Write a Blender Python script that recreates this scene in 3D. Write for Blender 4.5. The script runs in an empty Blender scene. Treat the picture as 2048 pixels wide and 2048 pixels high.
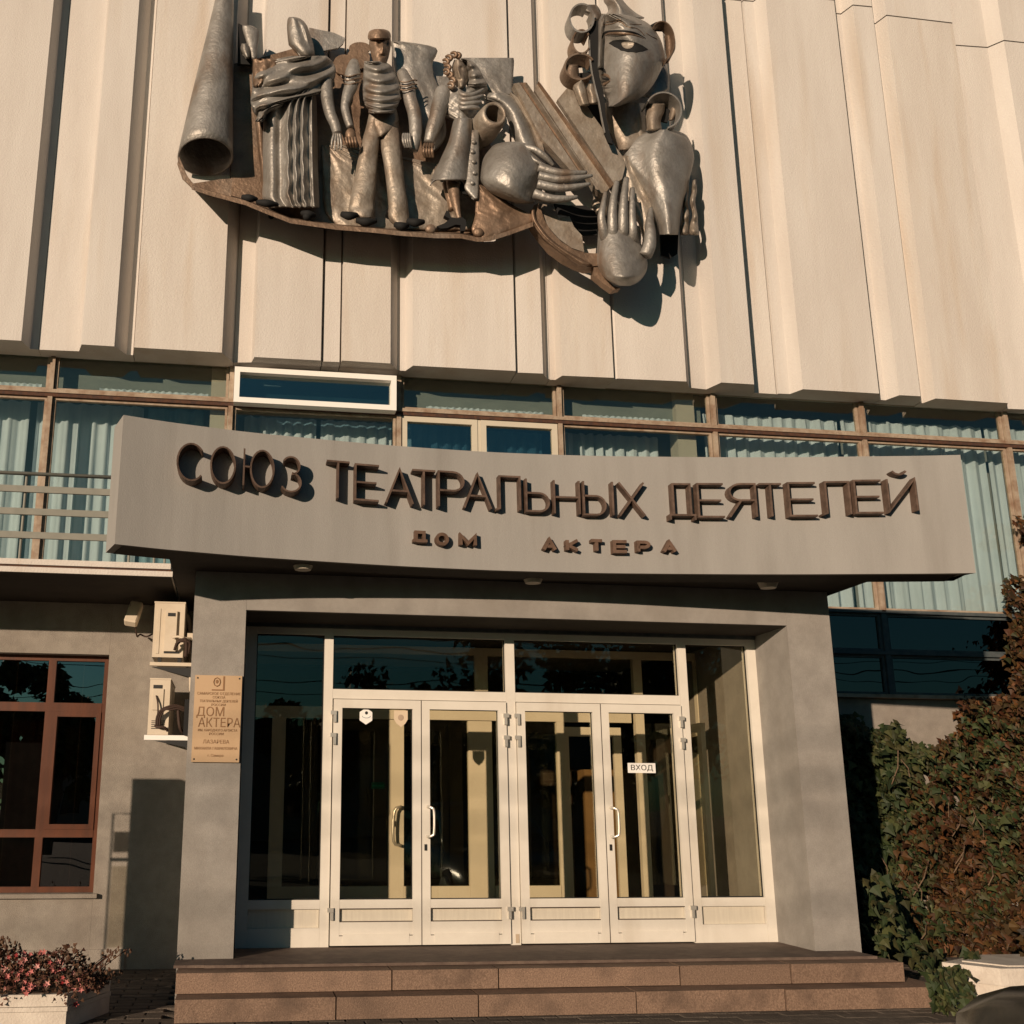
import bpy, bmesh, math, random
from mathutils import Vector, Matrix
random.seed(7)
C = bpy.context.scene.collection
rad = math.radians
# ------------------------------------------------------------------ camera
YAW, PIT, ROL = rad(7.75), rad(14.25), rad(.29)
FP, PX, PY = 2158., 774., 1070.          # focal length and principal point, photo pixels
cy, sy, cp, sp, cr, sr = math.cos(YAW), math.sin(YAW), math.cos(PIT), math.sin(PIT), math.cos(ROL), math.sin(ROL)
FW = Vector((sy*cp, cy*cp, sp)); R0 = Vector((cy, -sy, 0)); U0 = R0.cross(FW)
RT = cr*R0 + sr*U0; UP = -sr*R0 + cr*U0
cam = bpy.data.cameras.new('camera'); co = bpy.data.objects.new('camera', cam); C.objects.link(co)
co.matrix_world = Matrix((( RT.x, UP.x, -FW.x, 0), (RT.y, UP.y, -FW.y, 0), (RT.z, UP.z, -FW.z, 0), (0, 0, 0, 1)))
cam.sensor_width = 36; cam.lens = 36*FP/2048; cam.shift_x = (1024-PX)/2048; cam.shift_y = (PY-1024)/2048
cam.clip_start = .05; cam.clip_end = 2000
bpy.context.scene.camera = co
# ------------------------------------------------------------------ light
SK, SM = .746, .205                       # sun slope: sideways and down, per metre of depth
SUN_D = Vector((SK, 1, -SM)).normalized() # direction the light travels
ELEV = math.asin(-SUN_D.z); AZ = math.atan2(-SUN_D.x, -SUN_D.y)
w = bpy.data.worlds.new('World'); bpy.context.scene.world = w; w.use_nodes = True
nt = w.node_tree; bg = nt.nodes['Background']
sky = nt.nodes.new('ShaderNodeTexSky'); sky.sky_type = 'NISHITA'; sky.sun_disc = False
sky.sun_elevation = ELEV; sky.sun_rotation = AZ % (2*math.pi); sky.air_density = 1.0; sky.dust_density = 1.0; sky.ozone_density = 2.0
tn = nt.nodes.new('ShaderNodeMix'); tn.data_type = 'RGBA'; tn.blend_type = 'MULTIPLY'; tn.inputs[0].default_value = 1; tn.inputs[7].default_value = (.27, .64, .76, 1)
nt.links.new(sky.outputs[0], tn.inputs[6]); nt.links.new(tn.outputs[2], bg.inputs[0]); bg.inputs[1].default_value = .055
sl = bpy.data.lights.new('sun', 'SUN'); sl.energy = 5.0; sl.angle = rad(.5); sl.color = (1, .77, .575)
so = bpy.data.objects.new('sun', sl); C.objects.link(so)
so.rotation_euler = SUN_D.to_track_quat('-Z', 'Y').to_euler(); so.location = (-20, -20, 20)
v = bpy.context.scene.view_settings; v.view_transform = 'Standard'; v.look = 'None'; v.exposure = -.07; v.gamma = 1; v.use_curve_mapping = False
bpy.context.scene.cycles.max_bounces = 8; bpy.context.scene.cycles.transparent_max_bounces = 12

# ------------------------------------------------------------------ measuring helpers
def W(q, Y):
    "photo measurement -> point on the real vertical plane y=Y"
    d = (q[0]-PX)*RT - (q[1]-PY)*UP + FP*FW
    return d*(Y/d.y)
def WZ(q, Z):
    d = (q[0]-PX)*RT - (q[1]-PY)*UP + FP*FW
    return d*(Z/d.z)
def crop(x0, y0, s): return lambda x, y: (x0+x*s, y0+y*s)
T1 = crop(340, 0, .28986); T2 = crop(850, 0, .3313); T3 = crop(1110, 0, .16563)
T4 = crop(840, 80, .14493); T5 = crop(820, 260, .22774); T6 = crop(1150, 300, .17595)
A3 = crop(0, 640, .3623); B4 = crop(680, 640, .37267); C5 = crop(1350, 640, .3613)
C6 = crop(0, 1150, .33635); AC = crop(240, 1180, .17602)

# ------------------------------------------------------------------ materials
MATS = {}
def nodes(name):
    m = bpy.data.materials.new(name); m.use_nodes = True; t = m.node_tree
    return m, t, t.nodes['Principled BSDF']
def mat(name, c1, c2=None, rough=.8, metal=0, scale=6, bump=0, bscale=60, streak=0, contrast=(.35, .65), spec=.3, stain=None, sstreak=1, grain=0, var=0):
    "c1/c2 mixed by noise; streak stretches it vertically (weathering); bump = fine relief"
    m, t, b = nodes(name); N = t.nodes; L = t.links
    b.inputs['Roughness'].default_value = rough; b.inputs['Metallic'].default_value = metal
    b.inputs['Specular IOR Level'].default_value = spec
    tc = N.new('ShaderNodeTexCoord'); mp = N.new('ShaderNodeMapping'); L.new(tc.outputs['Object'], mp.inputs[0])
    if c2:
        if streak: mp.inputs['Scale'].default_value = (1, 1, 1/streak)
        n = N.new('ShaderNodeTexNoise'); n.inputs['Scale'].default_value = scale; n.inputs['Detail'].default_value = 6; n.inputs['Roughness'].default_value = .62
        L.new(mp.outputs[0], n.inputs['Vector'])
        r = N.new('ShaderNodeValToRGB'); r.color_ramp.elements[0].position = contrast[0]; r.color_ramp.elements[1].position = contrast[1]
        r.color_ramp.elements[0].color = (*c1, 1); r.color_ramp.elements[1].color = (*c2, 1)
        L.new(n.outputs['Fac'], r.inputs[0]); col = r.outputs[0]
        if stain:
            sc, s_scale, lo, hi, amt = stain
            n2 = N.new('ShaderNodeTexNoise'); n2.inputs['Scale'].default_value = s_scale; n2.inputs['Detail'].default_value = 8
            mp2 = N.new('ShaderNodeMapping'); mp2.inputs['Scale'].default_value = (1, 1, 1/sstreak); L.new(tc.outputs['Object'], mp2.inputs[0]); L.new(mp2.outputs[0], n2.inputs['Vector'])
            mr = N.new('ShaderNodeMapRange'); mr.inputs[1].default_value = lo; mr.inputs[2].default_value = hi; mr.inputs[4].default_value = amt
            L.new(n2.outputs['Fac'], mr.inputs[0])
            mx = N.new('ShaderNodeMix'); mx.data_type = 'RGBA'; L.new(mr.outputs[0], mx.inputs[0]); L.new(col, mx.inputs[6]); mx.inputs[7].default_value = (*sc, 1); col = mx.outputs[2]
        if grain:
            n3 = N.new('ShaderNodeTexNoise'); n3.inputs['Scale'].default_value = 160; n3.inputs['Detail'].default_value = 3; L.new(tc.outputs['Object'], n3.inputs['Vector'])
            mg = N.new('ShaderNodeMapRange'); mg.inputs[1].default_value = .3; mg.inputs[2].default_value = .7; mg.inputs[3].default_value = 1-grain; mg.inputs[4].default_value = 1+grain*.4; L.new(n3.outputs['Fac'], mg.inputs[0])
            m3 = N.new('ShaderNodeMix'); m3.data_type = 'RGBA'; m3.blend_type = 'MULTIPLY'; m3.inputs[0].default_value = 1; L.new(col, m3.inputs[6]); L.new(mg.outputs[0], m3.inputs[7]); col = m3.outputs[2]
        if var:
            oi = N.new('ShaderNodeObjectInfo'); mv = N.new('ShaderNodeMapRange'); mv.inputs[3].default_value = 1-var; mv.inputs[4].default_value = 1+var*.6; L.new(oi.outputs['Random'], mv.inputs[0])
            m4 = N.new('ShaderNodeMix'); m4.data_type = 'RGBA'; m4.blend_type = 'MULTIPLY'; m4.inputs[0].default_value = 1; L.new(col, m4.inputs[6]); L.new(mv.outputs[0], m4.inputs[7]); col = m4.outputs[2]
        L.new(col, b.inputs['Base Color'])
    else: b.inputs['Base Color'].default_value = (*c1, 1)
    if bump:
        nb = N.new('ShaderNodeTexNoise'); nb.inputs['Scale'].default_value = bscale; nb.inputs['Detail'].default_value = 5
        L.new(tc.outputs['Object'], nb.inputs['Vector']); bu = N.new('ShaderNodeBump'); bu.inputs['Strength'].default_value = bump; bu.inputs['Distance'].default_value = .02
        L.new(nb.outputs['Fac'], bu.inputs['Height']); L.new(bu.outputs[0], b.inputs['Normal'])
    MATS[name] = m; return m
def glass(name, tint, refl, fac_lo, fac_hi, rough=0.0):
    "thin pane: see-through plus mirror reflection growing with angle"
    m = bpy.data.materials.new(name); m.use_nodes = True; t = m.node_tree; t.nodes.clear(); N = t.nodes; L = t.links
    o = N.new('ShaderNodeOutputMaterial'); tr = N.new('ShaderNodeBsdfTransparent'); gl = N.new('ShaderNodeBsdfGlossy'); mx = N.new('ShaderNodeMixShader')
    tr.inputs[0].default_value = (*tint, 1); gl.inputs[0].default_value = (*refl, 1); gl.inputs['Roughness'].default_value = rough
    lw = N.new('ShaderNodeLayerWeight'); lw.inputs[0].default_value = .35
    mr = N.new('ShaderNodeMapRange'); mr.inputs[3].default_value = fac_lo; mr.inputs[4].default_value = fac_hi
    L.new(lw.outputs['Facing'], mr.inputs[0]); L.new(mr.outputs[0], mx.inputs[0]); L.new(tr.outputs[0], mx.inputs[1]); L.new(gl.outputs[0], mx.inputs[2]); L.new(mx.outputs[0], o.inputs[0])
    tc = N.new('ShaderNodeTexCoord'); nb = N.new('ShaderNodeTexNoise'); nb.inputs['Scale'].default_value = 1.6; nb.inputs['Detail'].default_value = 1
    bu = N.new('ShaderNodeBump'); bu.inputs['Strength'].default_value = .05; bu.inputs['Distance'].default_value = .05
    L.new(tc.outputs['Object'], nb.inputs['Vector']); L.new(nb.outputs['Fac'], bu.inputs['Height']); L.new(bu.outputs[0], gl.inputs['Normal'])
    MATS[name] = m; return m
def island(name, cols, rough=.6, trans=0):
    "every leaf or petal gets its own tone"
    m, t, b = nodes(name); g = t.nodes.new('ShaderNodeNewGeometry'); r = t.nodes.new('ShaderNodeValToRGB')
    while len(r.color_ramp.elements) < len(cols): r.color_ramp.elements.new(.5)
    for i, c in enumerate(cols):
        r.color_ramp.elements[i].position = i/(len(cols)-1); r.color_ramp.elements[i].color = (*c, 1)
    t.links.new(g.outputs['Random Per Island'], r.inputs[0]); t.links.new(r.outputs[0], b.inputs['Base Color'])
    b.inputs['Roughness'].default_value = rough; b.inputs['Specular IOR Level'].default_value = .25
    MATS[name] = m; return m
PANEL = mat('panel_concrete', (.555, .515, .475), (.625, .59, .55), .9, scale=2.4, bump=.3, bscale=60, streak=6, stain=((.45, .36, .27), 2.6, .56, .80, .55), sstreak=9, grain=.07, var=.05)
PANEL2 = mat('panel_concrete_warm', (.575, .525, .475), (.64, .60, .55), .9, scale=3.0, bump=.3, bscale=60, streak=7, stain=((.46, .34, .23), 3.4, .54, .80, .6), sstreak=10, grain=.08, var=.05)
FASC = mat('fascia_plaster', (.262, .252, .235), (.338, .326, .305), .85, scale=2.8, bump=.16, bscale=120, streak=6, contrast=(.25, .75), stain=((.20, .185, .165), 5.0, .56, .82, .5), sstreak=12, grain=.06)
PLAS = mat('porch_plaster', (.255, .237, .215), (.315, .295, .268), .92, scale=5, bump=.3, bscale=210, stain=((.215, .19, .16), 1.6, .50, .78, .6), sstreak=2.5, grain=.10)
SIDE = mat('wall_plaster', (.26, .232, .20), (.325, .292, .25), .92, scale=9, bump=.55, bscale=150, stain=((.21, .175, .14), 1.8, .50, .75, .55), sstreak=2, grain=.16)
SOFF = mat('soffit_shade', (.028, .023, .018), (.04, .033, .026), .9, scale=4)  # near-black colour puts the deep shade of the undersides into the surface
GRAN = mat('red_granite', (.12, .076, .053), (.30, .20, .14), .7, scale=95, bump=.35, bscale=150, contrast=(.3, .7), stain=((.09, .06, .044), 4.0, .50, .74, .7), var=.18)
SLAB = mat('landing_slab', (.11, .075, .06), (.18, .13, .10), .75, scale=8, bump=.2, bscale=60, stain=((.07, .052, .04), 2.5, .5, .75, .6), grain=.12)
PVC = mat('white_pvc', (.65, .61, .535), (.70, .66, .585), .45, scale=4, spec=.4, bump=.04, bscale=20, stain=((.46, .40, .32), 3, .56, .78, .55), sstreak=4, grain=.03)
PVCI = mat('inner_pvc', (.68, .62, .51), (.74, .68, .57), .45, scale=3, spec=.4)
KICK = mat('kick_panel_pvc', (.58, .53, .44), (.64, .59, .49), .5, scale=40, streak=12)
METL = mat('handle_metal', (.75, .71, .63), None, .3, .6)
DARKM = mat('dark_metal', (.03, .03, .03), None, .5, .3)
RUSTF = mat('old_window_frame', (.36, .29, .22), (.20, .12, .075), .75, scale=7, bump=.3, bscale=50, contrast=(.40, .72))
RUSTD = mat('dark_rust', (.10, .045, .025), (.05, .03, .025), .85, scale=20, bump=.3)
FRAMD = mat('teal_frame', (.05, .065, .07), (.09, .10, .10), .6, scale=10)
WOOD = mat('brown_window_wood', (.105, .029, .008), (.07, .020, .006), .45, scale=10, streak=10, bump=.05)
CURT = mat('curtain_cloth', (.66, .74, .80), (.58, .66, .72), .9, scale=3)
CURT2 = mat('blue_curtain_cloth', (.28, .42, .48), (.22, .34, .40), .9, scale=3)
CEIL = mat('room_ceiling', (.66, .66, .62), (.58, .58, .54), .9, scale=2)
ROOM = mat('room_wall', (.55, .56, .53), (.50, .51, .48), .9, scale=2)
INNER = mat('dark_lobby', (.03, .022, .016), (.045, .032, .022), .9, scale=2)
COLM = mat('inner_column_paint', (.55, .50, .40), (.50, .45, .36), .8, scale=3)
STEEL = mat('sculpture_metal', (.37, .355, .33), (.235, .215, .19), .50, .50, scale=3.0, bump=.45, bscale=24, spec=.5, contrast=(.36, .66), stain=((.20, .135, .09), 2.6, .57, .72, .85), sstreak=2.5, grain=.12)
BRONZ = mat('sculpture_bronze', (.28, .19, .13), (.15, .10, .068), .5, .5, scale=3.4, bump=.5, bscale=22, stain=((.33, .28, .23), 1.6, .5, .75, .6))
SHEET = mat('sculpture_sheet', (.40, .355, .30), (.27, .22, .17), .5, .42, scale=5, bump=.6, bscale=18, stain=((.19, .125, .085), 2.2, .50, .72, .75), grain=.15)
BLACK = mat('black_metal_and_shade', (.012, .012, .012), None, .8)  # black metal parts, and relief sheets that stand in for shade
LETB = mat('letter_metal', (.15, .10, .075), (.08, .052, .038), .6, .2, scale=14, bump=.1)
LETS = mat('small_letter_metal', (.10, .06, .04), (.16, .10, .07), .6, .2, scale=14)
ACP = mat('ac_plastic', (.60, .52, .41), (.54, .46, .35), .6, scale=5, bump=.05)
CABL = mat('cable_rubber', (.05, .03, .022), None, .7)
BRASS = mat('brass_plate', (.50, .35, .215), (.44, .30, .175), .55, .2, scale=3, streak=3)
INK = mat('engraved_ink', (.25, .14, .07), None, .8)
BLKINK = mat('black_ink', (.03, .03, .03), None, .8)
PAPER = mat('white_sign', (.82, .80, .76), None, .5)
GREEN = mat('green_sign', (.01, .12, .06), None, .5)
STEMM = mat('ivy_stem', (.12, .075, .045), (.20, .14, .09), .9, scale=30)
IVYG = island('ivy_green', [(.010, .018, .006), (.032, .046, .014), (.020, .034, .012), (.07, .08, .028), (.045, .04, .014), (.025, .03, .012)])
IVYR = island('ivy_red', [(.016, .007, .003), (.06, .022, .008), (.028, .022, .007), (.125, .05, .016), (.024, .028, .009), (.055, .018, .007), (.085, .05, .016), (.018, .012, .005)])
PETL = island('petunia_leaf', [(.04, .022, .012), (.10, .05, .028), (.07, .025, .016), (.13, .075, .04), (.10, .035, .03)])
PETP = island('petunia_petal', [(.46, .15, .14), (.60, .28, .25), (.42, .05, .06), (.70, .40, .36), (.30, .10, .09)])
CONW = mat('white_planter_concrete', (.66, .60, .52), (.54, .48, .41), .85, scale=6, bump=.3, bscale=60, stain=((.40, .33, .26), 3, .55, .8, .6))
PAVE = mat('paver_concrete', (.085, .07, .056), (.14, .115, .092), .9, scale=12, bump=.6, bscale=90, var=.25, grain=.15)
PAVJ = mat('paver_joint_sand', (.05, .04, .032), (.08, .065, .05), .95, scale=30, bump=.5)
ASPH = mat('asphalt', (.03, .029, .027), (.045, .042, .04), .9, scale=40, bump=.4)
CARP = mat('car_paint', (.014, .013, .011), (.03, .026, .02), .22, .3, scale=30, spec=.6, bump=.02)
CARG = mat('car_glass_dark', (.01, .012, .012), None, .05, 0, spec=.8)
TYRE = mat('tyre_rubber', (.02, .02, .02), None, .85)
LAMPG = mat('headlight_lens', (.10, .10, .085), None, .12, .2, spec=.8)
HOUSE = mat('far_house_wall', (.20, .17, .14), (.25, .21, .17), .9, scale=1)
TREEL = island('tree_leaf', [(.02, .03, .010), (.04, .055, .016), (.06, .065, .02)])
BARK = mat('bark', (.08, .06, .045), (.13, .10, .07), .95, scale=12, bump=.5)
GL_UP = glass('curtain_wall_glass', (.86, .89, .87), (1.0, .92, .80), .07, .42)
GL_DK = glass('spandrel_glass', (.06, .09, .09), (.75, .68, .62), .12, .5)
GL_BL = glass('blue_sash_glass', (.46, .60, .64), (1.0, .92, .80), .24, .6)
GL_DR = glass('door_glass', (.97, .95, .88), (.70, .75, .70), .055, .45)
GL_WN = glass('house_window_glass', (.36, .32, .27), (1.0, 1.0, 1.0), .20, .7)

# ------------------------------------------------------------------ object helpers
def empty(name, loc, label, cat, group=None):
    o = bpy.data.objects.new(name, None); C.objects.link(o); o.location = loc; o.empty_display_size = .2
    o['label'] = label; o['category'] = cat
    if group: o['group'] = group
    return o
def tag(o, label, cat, group=None):
    o['label'] = label; o['category'] = cat
    if group: o['group'] = group
    return o
def link(name, me, m, parent=None, smooth=False):
    o = bpy.data.objects.new(name, me); C.objects.link(o)
    if m: me.materials.append(m)
    if smooth: me.polygons.foreach_set('use_smooth', [True]*len(me.polygons))
    if parent:
        bpy_l = Vector((0, 0, 0)); p = parent
        while p: bpy_l += p.location; p = p.parent
        o.parent = parent; o.location = -bpy_l
    return o
def obj(name, bm, m, parent=None, smooth=False, bevel=0):
    if bevel: bmesh.ops.bevel(bm, geom=[e for e in bm.edges if e.calc_face_angle(0) > .5], offset=bevel, segments=1, affect='EDGES')
    bmesh.ops.recalc_face_normals(bm, faces=bm.faces[:])
    me = bpy.data.meshes.new(name); bm.to_mesh(me); bm.free()
    return link(name, me, m, parent, smooth)
def box(bm, x0, x1, y0, y1, z0, z1):
    x0, x1 = sorted((x0, x1)); y0, y1 = sorted((y0, y1)); z0, z1 = sorted((z0, z1))
    v = [bm.verts.new(p) for p in ((x0,y0,z0),(x1,y0,z0),(x1,y1,z0),(x0,y1,z0),(x0,y0,z1),(x1,y0,z1),(x1,y1,z1),(x0,y1,z1))]
    for f in ((0,3,2,1),(4,5,6,7),(0,1,5,4),(1,2,6,5),(2,3,7,6),(3,0,4,7)): bm.faces.new([v[i] for i in f])
    return v
def bx(name, x0, x1, y0, y1, z0, z1, m, parent=None, bevel=0):
    bm = bmesh.new(); box(bm, x0, x1, y0, y1, z0, z1); return obj(name, bm, m, parent, bevel=bevel)
def prism(bm, pts, y0, y1):
    "polygon of (x,z) points extruded along y"
    a = [bm.verts.new((p[0], y0, p[1])) for p in pts]; b = [bm.verts.new((p[0], y1, p[1])) for p in pts]; n = len(pts)
    bm.faces.new(a); bm.faces.new(b[::-1])
    for i in range(n): bm.faces.new((a[i], b[i], b[(i+1)%n], a[(i+1)%n]))
def vprism(bm, pts, z0, z1):
    "plan polygon (x,y) extruded upwards"
    a = [bm.verts.new((p[0], p[1], z0)) for p in pts]; b = [bm.verts.new((p[0], p[1], z1)) for p in pts]; n = len(pts)
    bm.faces.new(a[::-1]); bm.faces.new(b)
    for i in range(n): bm.faces.new((a[i], a[(i+1)%n], b[(i+1)%n], b[i]))
DY = 0
def plate(bm, qs, Y, t):
    prism(bm, [(W(q, Y).x, W(q, Y).z) for q in qs], Y+DY, Y+DY+t)
def tube(bm, pts, rs, n=10, cap=True):
    "swept tapered tube through 3-D points"
    P = [Vector(p) for p in pts]; rs = rs if isinstance(rs, (list, tuple)) else [rs]*len(P); rings = []
    up = Vector((.13, .2, .97))
    for i, p in enumerate(P):
        d = (P[min(i+1, len(P)-1)]-P[max(i-1, 0)]).normalized()
        a = d.cross(up)
        if a.length < .05: a = d.cross(Vector((1, 0, 0)))
        a.normalize(); b = d.cross(a).normalized()
        rings.append([bm.verts.new(p+rs[i]*(math.cos(2*math.pi*k/n)*a+math.sin(2*math.pi*k/n)*b)) for k in range(n)])
    for i in range(len(P)-1):
        for k in range(n): bm.faces.new((rings[i][k], rings[i][(k+1)%n], rings[i+1][(k+1)%n], rings[i+1][k]))
    if cap: bm.faces.new(rings[0][::-1]); bm.faces.new(rings[-1])
def spline(pts, k=6):
    "Catmull-Rom through tuples of any length"
    out = []; n = len(pts)
    for i in range(n-1):
        p0, p1, p2, p3 = pts[max(i-1, 0)], pts[i], pts[i+1], pts[min(i+2, n-1)]
        for j in range(k):
            t = j/k
            out.append(tuple(.5*((2*b)+(-a+c)*t+(2*a-5*b+4*c-d)*t*t+(-a+3*b-3*c+d)*t**3) for a, b, c, d in zip(p0, p1, p2, p3)))
    out.append(tuple(pts[-1])); return out
def ball(bm, c, r, seg=12, sq=(1, 1, 1)):
    m = Matrix.Translation(c) @ Matrix.Diagonal((sq[0], sq[1], sq[2], 1))
    bmesh.ops.create_uvsphere(bm, u_segments=seg, v_segments=max(6, seg//2+2), radius=r, matrix=m)

H0 = -1.38      # ground level
ZL = -1.075     # porch landing
YF = 9.2        # entrance glazing plane
YP = 8.56       # pillar / lintel front plane
YW = 11.0       # upper window plane
YL = 10.4       # left ground floor wall

# ================================================================== SETTING
def struct(o): o['kind'] = 'structure'; return o
bm = bmesh.new(); box(bm, -400, 400, -400, 400, H0-.5, H0-.09); struct(obj('ground', bm, ASPH))
bm = bmesh.new(); box(bm, -14, 22, 3.0, 13, H0-.3, H0-.045); pave = struct(obj('pavement', bm, PAVJ))
bm = bmesh.new(); box(bm, -14, 22, 2.75, 2.99, H0-.3, H0+.02); obj('kerb', bm, PAVE, pave)
me = None
pw, ph = .245, .125
bm = bmesh.new(); box(bm, 0, pw-.008, 0, ph-.008, -.06, 0); bmesh.ops.bevel(bm, geom=[e for e in bm.edges if e.verts[0].co.z > -.01 and e.verts[1].co.z > -.01], offset=.007, segments=1, affect='EDGES')
bmesh.ops.recalc_face_normals(bm, faces=bm.faces[:]); pm = bpy.data.meshes.new('paver'); bm.to_mesh(pm); bm.free(); pm.materials.append(PAVE)
rest = bmesh.new(); cnt = 0; r = 0; y = 3.02
while y < 10.35:
    x = -13.9 + (r % 2)*pw/2
    while x < 21.6:
        if x > -.5 and x < 5.2 and y > 7.78: x += pw; continue
        near = (y > 7.55 and y < 7.78 and -1.2 < x < 5.9) or (-1.95 < x < -.37 and 7.78 <= y)
        if near and cnt < 298:
            o = bpy.data.objects.new('paver', pm); C.objects.link(o); o.parent = pave
            o.location = (x, y, H0+random.uniform(-.003, .003)); o.rotation_euler = (random.uniform(-.008, .008), random.uniform(-.008, .008), random.uniform(-.01, .01)); cnt += 1
        elif -5 < x < 9:
            box(rest, x, x+pw-.008, y, y+ph-.008, H0-.06, H0+random.uniform(-.003, .003))
        x += pw
    y += ph; r += 1
o = obj('far_pavers', rest, PAVE, pave); o['kind'] = 'stuff'

# ================================================================== THE BUILDING
B = empty('theatre_building', (2, 11, H0), 'tall theatre house with ribbed pale concrete panels over a window band and a porch', 'building')
# ---- ribbed facade panels
seams = [
 [(-4.9,10.84),(-4.75,10.84),(-4.70,10.62),(-3.9,10.61),(-3.80,10.82),(-3.70,10.82)],
 [(-3.695,10.82),(-3.60,10.82),(-3.55,10.61),(-2.335,10.60),(-2.28,10.80),(-2.20,10.80)],
 [(-2.195,10.80),(-1.785,10.78),(-1.736,10.60),(-1.407,10.60),(-1.30,10.80),(-1.235,10.80)],
 [(-1.230,10.80),(-1.208,10.61),(-.309,10.61),(-.20,10.84),(-.19,10.84)],
 [(-.185,10.84),(0,10.81),(.031,10.66),(.729,10.65),(.735,10.70)],
 [(.755,10.72),(.765,10.685),(.93,10.675),(.936,10.71)],
 [(.950,10.72),(.956,10.655),(1.478,10.655),(1.575,10.82),(1.60,10.82)],
 [(1.605,10.82),(1.665,10.82),(1.724,10.665),(2.852,10.645),(2.858,10.70)],
 [(2.885,10.72),(2.893,10.685),(3.167,10.672),(3.245,10.81),(3.28,10.81)],
 [(3.285,10.81),(3.345,10.81),(3.385,10.68),(3.963,10.655),(3.969,10.70)],
 [(3.995,10.72),(4.02,10.69),(4.805,10.66),(4.91,10.83),(4.93,10.83)],
 [(4.935,10.83),(5.12,10.85),(5.20,10.63),(5.585,10.63),(5.70,10.86)],
 [(5.705,10.86),(5.964,10.86),(5.970,10.90)],
 [(5.985,10.90),(5.99,10.855),(6.125,10.85),(6.20,10.69),(7.122,10.685),(7.235,10.86),(7.24,10.86)],
 [(7.245,10.86),(7.31,10.86),(7.375,10.69),(7.633,10.685),(7.74,10.86)],
 [(7.745,10.86),(7.775,10.86),(7.83,10.70),(8.746,10.71),(8.84,10.86)],
 [(8.845,10.86),(9.30,10.84),(9.42,10.69),(9.85,10.69),(9.86,10.72)],
 [(9.875,10.72),(9.885,10.69),(10.8,10.70),(10.9,10.86),(11.3,10.85)],
]
tops = [9.93]*12+[9.93, 9.93, 9.89, 9.80, 9.60, 9.55]
for i, s in enumerate(seams):
    gl = max(0, (s[0][0]-seams[i-1][-1][0]-.010)/2) if i else 0; gr = max(0, (seams[i+1][0][0]-s[-1][0]-.010)/2) if i < len(seams)-1 else 0
    s0 = s
    for row, (z0, z1) in enumerate(((4.62, tops[i]), (tops[i]+.018, 14.2))):
        s = s0; zb = z0 + (random.uniform(-.012, .012) if row == 0 else 0)
        bm = bmesh.new(); s = [(s[0][0]-gl, s[0][1])]+s[1:-1]+[(s[-1][0]+gr, s[-1][1])]; vprism(bm, s+[(s[-1][0], 10.98), (s[0][0], 10.98)], zb, z1)
        obj('facade_panel', bm, PANEL if (i*7+row) % 3 else PANEL2, B, bevel=.006)
JOINT = mat('joint_mortar', (.26, .155, .085), (.16, .09, .05), .95, scale=9, streak=3)
for a_, b_ in zip(seams, seams[1:]):
    xm = (a_[-1][0]+b_[0][0])/2; ym = max(a_[-1][1], b_[0][1])+.006
    bx('joint', xm-.012, xm+.012, ym, ym+.05, 4.64, 9.6, JOINT, B)
bx('wall_core', -6, 13, 10.985, 11.25, 4.72, 14.1, PANEL, B)
bx('window_head', -6, 13, 10.93, 11.10, 4.667, 4.715, RUSTD, B)
# ---- upper floor room (behind the long window band)
bx('room_ceiling', -7, 13, 11.27, 15.5, 4.95, 5.05, CEIL, B)
bx('room_back_wall', -7, 13, 13.0, 13.2, 1.95, 4.94, ROOM, B)
bx('room_side_wall', -7.2, -7.01, 10.9, 15.5, 1.5, 4.94, ROOM, B)
bx('room_side_wall', 13.01, 13.2, 10.9, 15.5, -1.3, 4.94, ROOM, B)
bx('room_floor', -7, 13, 11.05, 15.29, 1.78, 1.9, ROOM, B)
for x in (-.42, 4.86):
    bx('inner_column', x, x+.22, 11.12, 11.34, 1.91, 4.94, COLM, B)
# ---- long window band: each bay between mullions is a window with frame, panes and curtain
MX = [-5.75, -3.92, -2.07, -.20, 1.617, 3.429, 5.242, 7.06, 8.889, 10.7]
ZT, ZR = 4.665, 4.215
def frame_bm(x0, x1, z0, z1, t, Y0, Y1):
    bm = bmesh.new()
    box(bm, x0, x1, Y0, Y1, z1-t, z1); box(bm, x0, x1, Y0, Y1, z0, z0+t)
    box(bm, x0, x0+t, Y0, Y1, z0+t, z1-t); box(bm, x1-t, x1, Y0, Y1, z0+t, z1-t); return bm
def pane(x0, x1, z0, z1, Y, m, parent):
    if m is GL_DR and Y < 10: obj('gasket', frame_bm(x0-.001, x1+.001, z0-.001, z1+.001, .009, Y-.012, Y-.001), BLACK, parent)
    return bx('pane', x0, x1, Y, Y+.006, z0, z1, m, parent)
def window(x0, x1, z0, z1, t, Y, mf, mg, parent, depth=.05, bars=()):
    f = obj('window', frame_bm(x0, x1, z0, z1, t, Y, Y+depth), mf, parent, bevel=.003)
    pane(x0+t-.004, x1-t+.004, z0+t-.004, z1-t+.004, Y+depth*.5, mg, f); return f
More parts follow.
